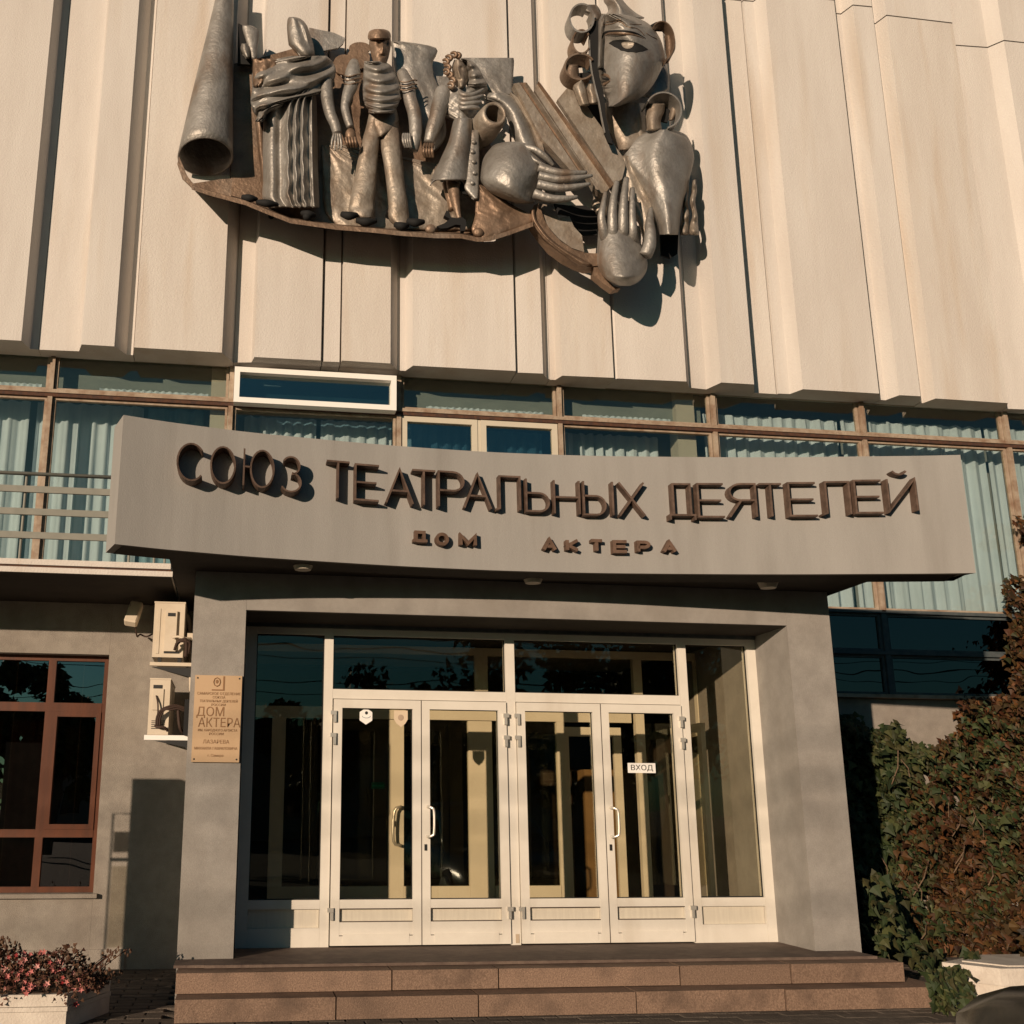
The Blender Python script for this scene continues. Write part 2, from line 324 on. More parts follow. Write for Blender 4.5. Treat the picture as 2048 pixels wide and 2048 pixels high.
for i in range(len(MX)-1):
    a, b = MX[i]+.032, MX[i+1]-.032
    if i == 3:
        window(W((468, 775), 10.83).x, W((793, 790), 10.83).x, W((630, 812), 10.83).z, W((630, 742), 10.83).z, .058, 10.83, PAPER, GL_BL, B, .17)
    else: window(a, b, ZR+.03, ZT, .028, YW-.01, RUSTF, GL_UP, B)
    zlow = 1.965 if i < 5 else 2.17
    if i == 4:
        mid = W((957, 850), YW).x
        window(a, mid-.02, zlow, ZR-.055, .06, YW-.03, COLM, GL_BL, B, .07); window(mid+.02, b, zlow, ZR-.055, .06, YW-.03, COLM, GL_BL, B, .07)
        bx('mullion', mid-.019, mid+.019, YW-.02, YW+.05, zlow, ZR-.055, COLM, B)
    else: window(a, b, zlow, ZR-.05, .026, YW-.01, RUSTF, GL_UP, B)
    if i >= 6:      # dark spandrel glass of two rows
        window(a, b, 1.71, 2.13, .03, YW-.01, FRAMD, GL_DK, B); window(a, b, 1.235, 1.67, .03, YW-.01, FRAMD, GL_DK, B)
for i, x in enumerate(MX):
    zb = 1.235 if i >= 6 else 1.965
    bx('mullion', x-.024, x+.024, YW-.05, YW+.06, zb if i < 6 else 2.15, ZR-.052, RUSTF, B, bevel=.004)
    bx('mullion', x-.024, x+.024, YW-.05, YW+.06, ZR+.028, ZT-.002, RUSTF, B, bevel=.004)
    if i >= 6: bx('mullion', x-.03, x+.03, YW-.04, YW+.05, 1.235, 2.13, FRAMD, B, bevel=.004)
bx('window_rail', -6, 13, YW-.06, YW+.05, ZR-.012, ZR+.026, RUSTF, B, bevel=.004)
bx('window_rail', -6, 13, YW-.045, YW+.05, ZR-.05, ZR-.014, RUSTD, B)
bx('window_rail', 5.2, 13, YW-.05, YW+.05, 2.132, 2.168, FRAMD, B)
bx('window_rail', 5.2, 13, YW-.05, YW+.05, 1.672, 1.708, FRAMD, B)
bx('window_sill', 5.0, 13, YW-.09, YW+.12, 1.195, 1.233, RUSTF, B, bevel=.004)
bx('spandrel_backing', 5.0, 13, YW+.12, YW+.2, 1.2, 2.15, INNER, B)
def curtain(x0, x1, z0, z1, Y, m, amp=.035, wl=.11, parent=B):
    bm = bmesh.new(); n = int((x1-x0)/.018); rows = [z1, z1-.06, z1-.14, (z0*.5+z1*.5), z0]; ph = random.random()*9; grid = []
    for j, z in enumerate(rows):
        rr = []; flare = (.55, .8, 1, 1.15, 1.3)[j]
        for k in range(n+1):
            x = x0+(x1-x0)*k/n; y = Y+amp*flare*(.65+.6*abs(math.sin(x*1.9+ph)))*(math.sin(2*math.pi*x/wl+ph+2.4*math.sin(x*2.3+ph)+1.1*math.sin(x*7.7+2*ph))+.4*math.sin(2*math.pi*x/(wl*.43)+ph*2))
            zz = z+(.014*abs(math.sin(math.pi*x/(wl*.9)+ph)) if j == 0 else 0)
            rr.append(bm.verts.new((x, y, zz)))
        grid.append(rr)
    for j in range(len(rows)-1):
        for k in range(n): bm.faces.new((grid[j][k], grid[j][k+1], grid[j+1][k+1], grid[j+1][k]))
    return obj('curtain', bm, m, parent, smooth=True)
for (x0, x1, z1, m, wl) in ((-3.9, -2.35, 4.26, CURT, .15), (-2.28, -1.15, 4.26, CURT, .16), (-1.1, -.5, 4.25, CURT2, .2), (-.05, .75, 4.22, CURT, .13), (.8, 1.6, 4.22, CURT, .14),
        (1.75, 2.5, 4.24, CURT, .13), (2.62, 3.35, 4.2, CURT, .14), (3.5, 4.75, 4.22, CURT, .12), (5.25, 6.95, 4.5, CURT, .14), (6.98, 8.8, 4.52, CURT, .2), (8.85, 10.5, 4.52, CURT, .18)):
    curtain(x0, x1, 1.95 if x0 < 5 else 2.15, z1, 11.42 if x0 < 5 else 11.30, m, .03, wl)
bx('added_pale_backing', -6.9, 12.5, 11.52, 11.53, 1.95, 4.93, mat('added_backing_cloth', (.33, .35, .32), (.28, .30, .275), .9, scale=1.5), B)  # invented pale sheet, added so the window band looks lighter
bx('added_transom_backing', -6.9, 5.2, 11.22, 11.225, 4.225, 4.72, mat('added_transom_cloth', (.25, .275, .25), (.205, .23, .21), .9, scale=2.5, streak=.3), B)  # invented pale sheet, added to catch sun behind the top panes
for xa_, xb_, z_ in ((-3.9, -2.2, 4.36), (-1.6, -.45, 4.35), (1.95, 3.3, 4.35), (3.75, 4.8, 4.35)): curtain(xa_, xb_, 4.2, z_, 11.15, CURT, .014, .075)
# ---- wall right of the porch (behind the ivy)
bx('wall_right', 4.7, 13, 11.0, 11.3, H0-.2, 1.19, SIDE, B)
# ---- left ground floor wall with its window opening
wx1 = W(C6(655, 500), YL).x; wx2 = W(C6(545, 1890), YL).x; WX = (wx1+wx2)/2
zt = W(C6(300, 466), YL).z; zb = W(C6(300, 1905), YL).z; WX0 = WX-1.75
bx('wall_left', WX+.001, -.30, YL, YL+.22, H0-.1, 2.0, SIDE, B)
bx('wall_left', WX0, WX, YL, YL+.22, zt, 2.0, SIDE, B); bx('wall_left', WX0, WX, YL, YL+.22, H0-.1, zb, SIDE, B)
bx('wall_left', -9, WX0-.001, YL, YL+.22, H0-.1, 2.0, SIDE, B)
bx('plinth_trim', WX-1.9, W((250, 1900), YL).x, YL-.018, YL-.002, H0-.02, W((240, 1898), YL).z, SIDE, B, bevel=.006)
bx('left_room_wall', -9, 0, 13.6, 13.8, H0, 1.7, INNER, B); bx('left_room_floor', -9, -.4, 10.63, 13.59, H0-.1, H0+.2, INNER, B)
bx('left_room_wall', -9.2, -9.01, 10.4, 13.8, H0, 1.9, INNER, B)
yy = YL+.13
def wv(x, y): return W(C6(x, y), yy)
f = obj('wooden_window', frame_bm(WX0, WX-.001, zb+.015, zt-.001, .05, yy, yy+.07), WOOD, B, bevel=.004)
postx = (wv(305, 640).x+wv(222, 1500).x)/2+.01
tz1 = wv(100, 755).z; tz0 = wv(100, 808).z; bz1 = wv(100, 1512).z; bz0 = wv(100, 1560).z
LV = [(bz0, zb+.065), (tz0, bz1), (zt-.05, tz1)]
bm = bmesh.new(); box(bm, WX0+.05, WX-.051, yy-.005, yy+.07, tz0, tz1); obj('transom', bm, WOOD, f, bevel=.004)
bm = bmesh.new(); box(bm, WX0+.05, WX-.051, yy-.005, yy+.07, bz0, bz1); obj('transom', bm, WOOD, f, bevel=.004)
for za, zc in ((tz1, zt-.05), (bz1, tz0), (zb+.065, bz0)):
    for px_ in (postx, postx-.62): 
        bm = bmesh.new(); box(bm, px_-.035, px_+.035, yy-.003, yy+.068, min(za, zc), max(za, zc)); obj('post', bm, WOOD, f, bevel=.004)
sash = obj('sash', frame_bm(postx+.036, WX-.052, bz1+.001, tz0-.001, .045, yy-.012, yy+.05), WOOD, f, bevel=.004)
for za, zc in ((tz1, zt-.05), (bz1, tz0), (zb+.065, bz0)):
    for xa, xb in ((WX0+.05, postx-.655), (postx-.585, postx-.035), (postx+.035, WX-.05)):
        pane(xa, xb, min(za, zc), max(za, zc), yy+.03, GL_WN, f)
curtain(postx-.55, postx-.05, zb+.1, tz0, yy+.3, mat('pink_curtain_cloth', (.20, .09, .07), (.16, .07, .055), .9), .012, .2)
o = curtain(postx+.1, WX-.1, zb+.1, tz0+.1, yy+.5, mat('olive_curtain_cloth', (.07, .055, .03), (.04, .035, .02), .9), .02, .22)
for xx in (postx-.33, postx+.28): bx('window_mesh_wire', xx, xx+.008, yy+.06, yy+.068, zb+.07, zt-.05, ACP, B)
bm = bmesh.new(); box(bm, WX0-.04, WX+.04, YL-.06, yy, zb-.022, zb+.014); obj('window_sill', bm, SIDE, B, bevel=.004)
# ---- balcony slab
xs = W((345, 1152), 9.05).x
bx('balcony_slab', -9, xs, 9.05, 10.9, 1.885, 1.93, PANEL2, B, bevel=.006)
bx('balcony_shade_sheet', -9, xs-.012, 9.07, 10.39, 1.880, 1.8845, SOFF, B)  # thin dark sheet added to paint the shade under the balcony
bx('balcony_slab', -9, xs-.015, 9.075, 10.9, 1.932, 1.95, RUSTD, B)
bx('balcony_slab', -9, xs-.02, 9.06, 10.9, 1.952, 2.0, PANEL2, B, bevel=.006)
# ---- porch box
bx('porch_pillar', -.375, .035, YP, 10.99, ZL-.3, 1.93, PLAS, B, bevel=.008)
bx('porch_pillar', 4.61, 5.005, YP, 10.99, ZL-.3, 1.93, PLAS, B, bevel=.008)
bx('porch_lintel', .0355, 4.6095, YP+.002, 9.22, 1.534, 1.93, PLAS, B)
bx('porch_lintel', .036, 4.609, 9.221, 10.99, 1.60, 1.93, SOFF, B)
bx('lintel_shade_sheet', .036, 4.609, YP+.015, 9.125, 1.529, 1.5335, SOFF, B)  # dark sheet painting the shade below the lintel
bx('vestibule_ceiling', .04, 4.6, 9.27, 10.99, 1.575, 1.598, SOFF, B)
bx('vestibule_head', .04, 4.6, 9.13, 9.27, 1.50, 1.532, FRAMD, B)
# lobby behind
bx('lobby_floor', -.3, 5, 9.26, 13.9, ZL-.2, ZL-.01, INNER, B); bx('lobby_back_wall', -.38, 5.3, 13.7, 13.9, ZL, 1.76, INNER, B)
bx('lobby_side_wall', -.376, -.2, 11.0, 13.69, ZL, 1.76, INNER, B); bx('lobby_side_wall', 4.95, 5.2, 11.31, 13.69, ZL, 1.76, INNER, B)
bx('lobby_cabinet', 3.95, 4.55, 12.2, 12.7, ZL, .45, mat('cabinet_wood', (.30, .19, .09), (.24, .15, .07), .6), B)
# ---- canopy: flat slab plus curved parapet fascia
CP = [(-.905, 7.575), (-.60, 7.672), (-.30, 7.745), (.01, 7.812), (.417, 7.873), (.80, 7.92), (1.185, 7.96), (1.60, 7.985), (1.975, 7.996), (2.40, 7.984), (2.77, 7.962), (3.16, 7.92), (3.552, 7.873), (3.94, 7.82), (4.325, 7.759), (4.70, 7.69), (5.08, 7.619), (5.36, 7.565), (5.64, 7.50)]
def fy(x):
    for (a, b), (c, d) in zip(CP, CP[1:]):
        if x <= c or c == CP[-1][0]: return b+(d-b)*(x-a)/(c-a)
    return CP[-1][1]
fr = spline(CP, 4); bm = bmesh.new()
back = []
for i, p in enumerate(fr):
    q0, q1 = fr[max(i-1, 0)], fr[min(i+1, len(fr)-1)]; t = Vector((q1[0]-q0[0], q1[1]-q0[1])).normalized(); n_ = Vector((-t.y, t.x))
    back.append((p[0]+n_.x*.30, p[1]+n_.y*.30))
back[-1] = (fr[-1][0]-.10, back[-1][1])
ftop = [bm.verts.new((p[0], p[1], 2.765)) for p in fr]; fbot = [bm.verts.new((p[0], p[1], 1.80)) for p in fr]
btop = [bm.verts.new((p[0], p[1], 2.765)) for p in back]; bbot = [bm.verts.new((p[0], p[1], 1.80)) for p in back]; n = len(fr)
for i in range(n-1):
    bm.faces.new((fbot[i], fbot[i+1], ftop[i+1], ftop[i])); bm.faces.new((bbot[i+1], bbot[i], btop[i], btop[i+1]))
    bm.faces.new((ftop[i], ftop[i+1], btop[i+1], btop[i])); bm.faces.new((bbot[i], bbot[i+1], fbot[i+1], fbot[i]))
bm.faces.new((fbot[0], ftop[0], btop[0], bbot[0])); bm.faces.new((fbot[-1], bbot[-1], btop[-1], ftop[-1]))
FA = obj('canopy_fascia', bm, FASC, B, bevel=.012)
bm = bmesh.new(); vprism(bm, [(p[0], p[1]+.012) for p in fr[1:-2]]+[(p[0], p[1]-.012) for p in back[1:-2]][::-1], 1.795, 1.7995); obj('fascia_shade_sheet', bm, SOFF, B)  # dark sheet added below the fascia as painted shade
sl_pts = [(x, fy(x)+.27) for x in (-.56, -.2, .2, .6, 1, 1.5, 2, 2.5, 3, 3.5, 4, 4.5, 5.1)]
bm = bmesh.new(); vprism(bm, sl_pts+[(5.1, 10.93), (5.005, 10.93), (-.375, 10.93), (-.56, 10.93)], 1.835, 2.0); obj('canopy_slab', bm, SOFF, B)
# ---- letters
def ribbon(bm, pts, hw, y_front, zf, closed=False):
    "mitred thin strip standing off the fascia; pts are (x,z)"
    n = len(pts); L_, R_ = [], []
    for i in range(n):
        a = Vector(pts[(i-1) % n] if closed or i else pts[0]); b = Vector(pts[i]); c = Vector(pts[(i+1) % n] if closed or i < n-1 else pts[-1])
        d1 = (b-a); d2 = (c-b)
        if d1.length < 1e-6: d1 = d2
        if d2.length < 1e-6: d2 = d1
        d1 = d1.normalized(); d2 = d2.normalized(); t = (d1+d2)
        t = t.normalized() if t.length > .1 else d1
        nrm = Vector((-t.y, t.x)); k = hw/max(.45, nrm.dot(Vector((-d1.y, d1.x))))
        L_.append(b+nrm*k); R_.append(b-nrm*k)
    V = [[bm.verts.new((p.x, fy(p.x)-zf, p.y)) for p in L_], [bm.verts.new((p.x, fy(p.x)-zf, p.y)) for p in R_],
         [bm.verts.new((p.x, fy(p.x)-y_front, p.y)) for p in L_], [bm.verts.new((p.x, fy(p.x)-y_front, p.y)) for p in R_]]
    for i in range(n if closed else n-1):
        j = (i+1) % n
        bm.faces.new((V[2][i], V[2][j], V[3][j], V[3][i])); bm.faces.new((V[0][i], V[1][i], V[1][j], V[0][j]))
        bm.faces.new((V[0][i], V[0][j], V[2][j], V[2][i])); bm.faces.new((V[1][i], V[3][i], V[3][j], V[1][j]))
    if not closed:
        for e in (0, n-1): bm.faces.new((V[0][e], V[2][e], V[3][e], V[1][e]))
def arc(cx, cz, rx, rz, a0, a1, n=14): return [(cx+rx*math.cos(rad(a0+(a1-a0)*i/n)), cz+rz*math.sin(rad(a0+(a1-a0)*i/n))) for i in range(n+1)]
G = {
 'С': [arc(.55, .5, .52, .5, 42, 318, 20)],
 'О': [('c', arc(.5, .5, .5, .5, 0, 345, 23))],
 'Ю': [[(0, 0), (0, 1)], [(0, .52), (.22, .52)], ('c', arc(.62, .5, .39, .5, 0, 345, 23))],
 'З': [arc(.45, .75, .42, .25, 150, -80, 14)[:]+arc(.45, .27, .5, .27, 80, -150, 14)],
 'Т': [[(0, 1), (1, 1)], [(.5, .99), (.5, 0)]],
 'Е': [[(1, 1), (0, 1), (0, 0), (1, 0)], [(0, .5), (.9, .5)]],
 'А': [[(0, 0), (.5, 1), (1, 0)], [(.18, .36), (.82, .36)]],
 'Р': [[(0, 0), (0, 1), (.5, 1)]+arc(.55, .73, .42, .27, 90, -90, 10)+[(.0, .46)]],
 'Л': [[(0, .0), (.16, .04), (.16, 1), (1, 1), (1, 0)]],
 'Ь': [[(0, 1), (0, 0), (.5, 0)]+arc(.55, .28, .42, .28, -90, 90, 10)+[(0, .56)]],
 'Н': [[(0, 0), (0, 1)], [(1, 0), (1, 1)], [(0, .5), (1, .5)]],
 'Ы': [[(0, 1), (0, 0), (.35, 0)]+arc(.42, .28, .32, .28, -90, 90, 10)+[(0, .56)], [(1, 0), (1, 1)]],
 'Х': [[(0, 1), (1, 0)], [(0, 0), (1, 1)]],
 'Д': [[(0, -.06), (0, .08), (1, .08), (1, -.06)], [(.15, .1), (.15, 1), (.85, 1), (.85, .1)]],
 'Я': [[(1, 0), (1, 1), (.5, 1)]+arc(.45, .75, .42, .25, 90, 270, 10)+[(1, .5)], [(.45, .49), (0, 0)]],
 'Й': [[(0, 1), (0, 0), (1, 1), (1, 0)], arc(.48, 1.32, .26, .17, 200, 340, 8)],
 'М': [[(0, 0), (0, 1), (.5, .2), (1, 1), (1, 0)]],
 'К': [[(0, 0), (0, 1)], [(1, 1), (.1, .48), (1, 0)]],
}
def letter(ch, x0p, x1p, yt, yb, depth, hw, m):
    q0, q1 = (x0p, (yt+yb)/2), (x1p, (yt+yb)/2)
    def onf(q):
        X = 2.
        for _ in range(12): p = W(q, fy(X)-depth); X = p.x
        return p
    a, b = onf(q0), onf(q1); zt_, zb_ = onf(((x0p+x1p)/2, yt)).z, onf(((x0p+x1p)/2, yb)).z
    X0, X1 = a.x+hw, b.x-hw; Z0, Z1 = zb_+hw, zt_-hw
    bm = bmesh.new()
    for k, st in enumerate(G[ch]):
        closed = st[0] == 'c'
        if closed: st = st[1]
        pts = [(X0+(X1-X0)*u, Z0+(Z1-Z0)*v_) for u, v_ in st]
        ribbon(bm, pts, hw, depth-.003*k, -.012, closed)
    return obj('letter', bm, m, FA)
big = [('С',351,409,885,962),('О',420,472,892,968),('Ю',486,549,898,975),('З',562,606,912,985),
 ('Т',651,701,921,997),('Е',709,760,928,1002),('А',771,828,936,1008),('Т',823,873,939,1011),('Р',876,931,942,1015),('А',927,984,946,1018),('Л',990,1042,951,1021),('Ь',1051,1101,956,1024),('Н',1107,1161,959,1029),('Ы',1166,1228,961,1031),('Х',1237,1291,963,1033),
 ('Д',1338,1391,966,1037),('Е',1395,1450,966,1035),('Я',1457,1514,966,1035),('Т',1519,1567,966,1034),('Е',1577,1635,964,1033),('Л',1642,1702,962,1030),('Е',1709,1767,959,1027),('Й',1775,1835,956,1023)]
for k, (ch, a, b, c, d) in enumerate(big):
    letter(ch, a, b, c, d, .13 if k < 4 else (.10 if k < 9 else .075), .0065 if k < 4 else .0075, LETB)
for ch, a, b, c, d in (('Д',826,855,1061,1086),('О',871,898,1065,1091),('М',919,954,1068,1093),('А',1085,1114,1076,1102),('К',1132,1159,1077,1103),('Т',1180,1208,1078,1104),('Е',1226,1257,1080,1106),('Р',1274,1302,1081,1106),('А',1325,1354,1081,1106)):
    letter(ch, a, b, c, d, .06, .0125, LETS)

# ================================================================== ENTRANCE
def vx(x0, x1, y0, y1, z0, z1, m=PVC, name='frame_post', par=B, bev=.004): return bx(name, x0, x1, y0, y1, z0, z1, m, par, bev)
ZH = 1.50
PO = [(.045, .140), (.715, .790), (2.294, 2.375), (3.873, 3.950), (4.525, 4.612)]
for a, b in PO: vx(a, b, YF-.035, YF+.06, ZL, ZH)
for a, b in ((.790, 2.294), (2.375, 3.873)):
    vx(a+.001, b-.001, YF-.033, YF+.058, .905, .985, name='transom'); vx(a+.001, b-.001, YF-.033, YF+.058, 1.445, ZH, name='frame_head')
    f = pane(a, b, .985, 1.445, YF+.01, GL_DR, B)
for a, b, k in ((.140, .715, 0), (3.950, 4.525, 1)):
    vx(a+.001, b-.001, YF-.033, YF+.058, 1.445, ZH, name='frame_head'); vx(a+.001, b-.001, YF-.033, YF+.058, -.785, -.715, name='rail')
    vx(a+.001, b-.001, YF-.033, YF+.058, ZL, -.930, name='rail'); vx(a+.004, b-.004, YF+.0, YF+.03, -.93, -.785, KICK, 'kick_panel')
    pane(a, b, -.715, 1.445, YF+.01, GL_DR, B)
for (x0, x1, hs) in ((.800, 1.545, -1), (1.547, 2.288, 1), (2.381, 3.128, -1), (3.130, 3.866, 1)):
    st = .072; zt_, zb_ = .898, ZL+.012
    lf = obj('door_leaf', frame_bm(x0, x1, zb_, zt_, st, YF-.055, YF+.02), PVC, B, bevel=.005)
    vx(x0+st, x1-st, YF-.053, YF+.018, -.785, -.713, name='rail', par=lf); vx(x0+st, x1-st, YF-.053, YF+.018, -.985, -.880, name='rail', par=lf)
    vx(x0+st+.002, x1-st-.002, YF-.02, YF, -.879, -.786, KICK, 'kick_panel', lf, 0)
    vx(x0+st+.03, x1-st-.03, YF-.058, YF-.052, -.975, zb_+.02, PVC, 'lower_moulding', lf, .002)
    pane(x0+st-.003, x1-st+.003, -.715, zt_-st+.003, YF-.01, GL_DR, lf)
    for zz in (-.783, -.882): bx('seam', x0+st+.002, x1-st-.002, YF-.0545, YF-.0525, zz-.003, zz+.003, CABL, lf)
    bx('seam', (x1 if hs < 0 else x0)-.002, (x1 if hs < 0 else x0)+.002, YF-.057, YF-.05, zb_, zt_, CABL, lf)
    hx = x0+.002 if hs < 0 else x1-.002
    for hz in (.755, .57, -.82):
        bm = bmesh.new(); box(bm, hx-.028, hx+.022, YF-.075, YF-.057, hz+.012, hz+.045); box(bm, hx-.004 if hs < 0 else hx-.02, hx+.02 if hs < 0 else hx+.004, YF-.078, YF-.057, hz-.05, hz+.011); obj('hinge', bm, METL, lf, bevel=.003)
def pull(x, zc, L_, out, par, side, y0=YF-.055):
    bm = bmesh.new(); h = L_/2; p = [(x, y0, zc+h), (x, y0-.045, zc+h), (x+side*.03, y0-.065, zc+h-.01), (x+side*.045, y0-.07, zc+h-.04), (x+side*.045, y0-.07, zc-h+.04), (x+side*.03, y0-.065, zc-h+.01), (x, y0-.045, zc-h), (x, y0, zc-h)]
    tube(bm, spline(p, 3), .011, 8); return obj('handle', bm, METL, par, smooth=True)
leaves = [o for o in C.objects if o.name.startswith('door_leaf')]
pull(1.595, -.10, .24, 1, leaves[1], 1); pull(3.178, -.10, .24, 1, leaves[3], 1)
for lf, x in ((leaves[1], 1.578), (leaves[3], 3.165)): bx('lock', x-.009, x+.009, YF-.066, YF-.056, -.33, -.28, DARKM, lf)
bx('door_track_plate', 2.33, 2.36, YF-.04, YF-.037, -1.06, -.99, mat('worn_paint', (.45, .36, .26), None, .8), B)
# inner entrance screen, one and a half metres further in
YI = 10.5
def iv(x0, x1, z0, z1, d=.05, name='inner_frame', m=PVCI): return bx(name, x0, x1, YI-d/2, YI+d/2, z0, z1, m, B, .003)
iv(1.455, 1.60, ZL, .84, .06); iv(2.235, 2.47, ZL, .84, .06)
iv(.10, 1.454, .845, .955); iv(1.4545, 3.9, .846, .956, .055); iv(.40, 1.454, -.82, -.70); iv(1.601, 2.234, -.82, -.70, .055)
iv(2.48, 3.12, -.82, -.70, .055); iv(3.125, 3.205, ZL, .845, .06); iv(.04, 4.95, 1.485, 1.56); iv(.04, 4.95, ZL, -.95, .07)
iv(2.31, 2.44, .957, 1.484); iv(.33, .46, ZL, .844, .06); iv(3.94, 4.03, ZL, 1.484, .07); iv(4.60, 4.70, ZL, 1.484, .07)
for a, b in ((.46, 1.455), (1.6, 2.235), (2.47, 3.125), (4.03, 4.6)): pane(a, b, -.70, .846, YI+.01, GL_DR, B)
# an inner leaf standing open towards the street
bm = bmesh.new(); box(bm, 4.30, 4.345, 9.75, 9.83, ZL+.05, .80); box(bm, 4.30, 4.345, 10.40, 10.47, ZL+.05, .80); box(bm, 4.302, 4.343, 9.831, 10.399, .72, .80); box(bm, 4.302, 4.343, 9.831, 10.399, -1.0, -.85)
ol = obj('inner_door_leaf', bm, PVCI, B, bevel=.003)
bm = bmesh.new(); box(bm, 3.72, 3.80, 10.52, 10.56, ZL+.05, .80); box(bm, 3.205, 3.26, 10.52, 10.56, ZL+.05, .80); box(bm, 3.261, 3.719, 10.52, 10.56, .71, .80); obj('inner_door_leaf', bm, PVCI, B, bevel=.003)
bm = bmesh.new(); p = [(1.56, YI-.03, .02), (1.56, YI-.09, .02), (1.50, YI-.10, -.02), (1.49, YI-.10, -.29), (1.56, YI-.09, -.33), (1.56, YI-.03, -.33)]
tube(bm, spline(p, 3), .014, 8); obj('inner_handle', bm, METL, B, smooth=True)
bx('inner_lock', 1.50, 1.516, YI-.042, YI-.031, -.16, -.11, DARKM, B)
# stickers and signs on the glass
def text(s, size, x, y, z, m, parent, name='lettering', align='CENTER', sx=1):
    cu = bpy.data.curves.new('t', 'FONT'); cu.body = s; cu.size = size; cu.align_x = align; cu.align_y = 'CENTER'; cu.extrude = .0012
    o = bpy.data.objects.new('t', cu); C.objects.link(o); bpy.context.view_layer.update()
    me = bpy.data.meshes.new_from_object(o.evaluated_get(bpy.context.evaluated_depsgraph_get())); bpy.data.objects.remove(o); me.name = name
    me.transform(Matrix.Translation((x, y, z)) @ Matrix.Rotation(rad(90), 4, 'X') @ Matrix.Diagonal((sx, 1, 1, 1)))
    me.materials.clear(); return link(name, me, m, parent)
bm = bmesh.new(); hq = [(1.078+.062*math.cos(rad(90+60*k)), .762+.070*math.sin(rad(90+60*k))) for k in range(6)]; prism(bm, hq, YF-.014, YF-.012)
hx = tag(obj('hexagon_sticker', bm, PAPER), 'white hexagonal sticker with a small dark emblem on the leftmost door pane', 'sticker')
bm = bmesh.new(); ball(bm, (1.082, YF-.0145, .79), .014, 10, (1, .1, 1)); obj('emblem', bm, BLKINK, hx)
bm = bmesh.new(); tube(bm, [(1.045+.035*(1-math.cos(rad(180*k/8))), YF-.0148, .765-.018*math.sin(rad(180*k/8))) for k in range(9)], .003, 5); obj('emblem', bm, mat('grey_ink', (.35, .38, .42), None), hx)
bm = bmesh.new(); sh = [(1.318, .815), (1.436, .815), (1.436, .74), (1.415, .705), (1.378, .675), (1.34, .705), (1.318, .74)]; prism(bm, sh, YF-.014, YF-.012)
sk = tag(obj('shield_sticker', bm, mat('shield_sticker_face', (.62, .50, .36), None, .5)), 'shield-shaped security sticker beside the white hexagon on the door pane', 'sticker')
bm = bmesh.new(); ball(bm, (1.377, YF-.0145, .755), .026, 12, (1, .08, 1)); obj('emblem', bm, mat('pale_ink', (.40, .30, .22), None), sk)
vh = bx('entrance_sign', 3.366, 3.616, YF-.0165, YF-.0135, .314, .398, PAPER); tag(vh, 'small white sign reading ВХОД on the rightmost door pane', 'sign')
text('ВХОД', .062, 3.491, YF-.018, .356, BLKINK, vh, sx=1.15)
eg = bx('exit_sign', 1.281, 1.408, YI-.07, YI-.045, .186, .246, GREEN); tag(eg, 'small green sign seen through the leftmost door pane', 'sign')
bx('light_bar', 1.29, 1.40, YI-.073, YI-.071, .206, .222, mat('pale_green_print', (.03, .28, .14), None), eg)

# ---- landing and granite steps
xL = -.36
st_ = empty('entrance_steps', (2.3, 8, H0), 'two reddish granite steps and a slab landing below the glass doors', 'steps')
bx('landing_slab', -.165-.0, 4.93, 8.22, 9.18, ZL-.02, ZL, SLAB, st_, .004)
bx('landing_slab', -.38, -.166, 8.24, 8.6, ZL-.02, ZL-.001, SLAB, st_, .004)
for (yf, yb, z0, z1, xs_, seed) in ((8.03, 8.7, -1.232, -1.097, [-.355, W((784, 1955), 8.03).x, W((997, 1950), 8.03).x, W((1360, 1946), 8.03).x, W((1582, 1945), 8.03).x, 5.02], 1),
                              (7.82, 8.5, H0+.0, -1.236, [-.345, W((672, 2010), 7.82).x, W((957, 2005), 7.82).x, W((1273, 2000), 7.82).x, W((1572, 2000), 7.82).x, 5.20], 2)):
    for a, b in zip(xs_, xs_[1:]):
        dy = random.uniform(-.006, .006)
        bx('granite_block', a+.005, b-.005, yf+dy, yb, z0+random.uniform(0, .004), z1+random.uniform(-.003, .001), GRAN, st_, .009)
bx('step_core', -.33, 5.0, 8.3, 9.3, H0-.1, ZL-.03, PAVJ, st_)

# ================================================================== THINGS ON THE BUILDING
def ac_unit(x0, x1, z0, z1, Y0, Y1, label, kind):
    t = empty('air_conditioner', ((x0+x1)/2, Y0, z0), label, 'air conditioner')
    bx('casing', x0, x1, Y0, Y1, z0, z1, ACP, t, .012)
    bx('top_cover', x0-.004, x1+.004, Y0-.004, Y1, z1+.001, z1+.014, ACP, t, .004)
    if kind:
        bx('valve_cover', x0+.10, x0+.20, Y0-.03, Y0-.001, z0+.05, z1-.07, ACP, t, .008); bx('grip_recess', x0+.12, x0+.185, Y0-.034, Y0-.031, z1-.12, z1-.09, DARKM, t)
        bx('bottom_slot', x0+.10, x0+.23, Y0-.008, Y0-.001, z0+.035, z0+.05, DARKM, t)
        bx('louvre', x0+.03, x0+.055, Y0-.006, Y0-.001, z0+.03, z1-.05, ACP, t, .002)
    else:
        bx('grip_recess', x0+.03, x0+.105, Y0-.006, Y0-.001, z1-.075, z1-.045, DARKM, t); bx('valve_cover', x0+.03, x0+.12, Y0-.012, Y0-.001, z1-.26, z1-.08, ACP, t, .004)
    for k in range(10): pass
    return t
Y1a = 9.55
a0 = W(AC(380, 450), Y1a); a1 = W(AC(728, 450), Y1a); zt1 = W(AC(560, 152), Y1a).z; zb1 = W(AC(540, 765), Y1a).z
u1 = ac_unit(a0.x, a1.x, zb1, zt1, Y1a, 10.3, 'cream outdoor air conditioner, upper of the two beside the left pillar', 1)
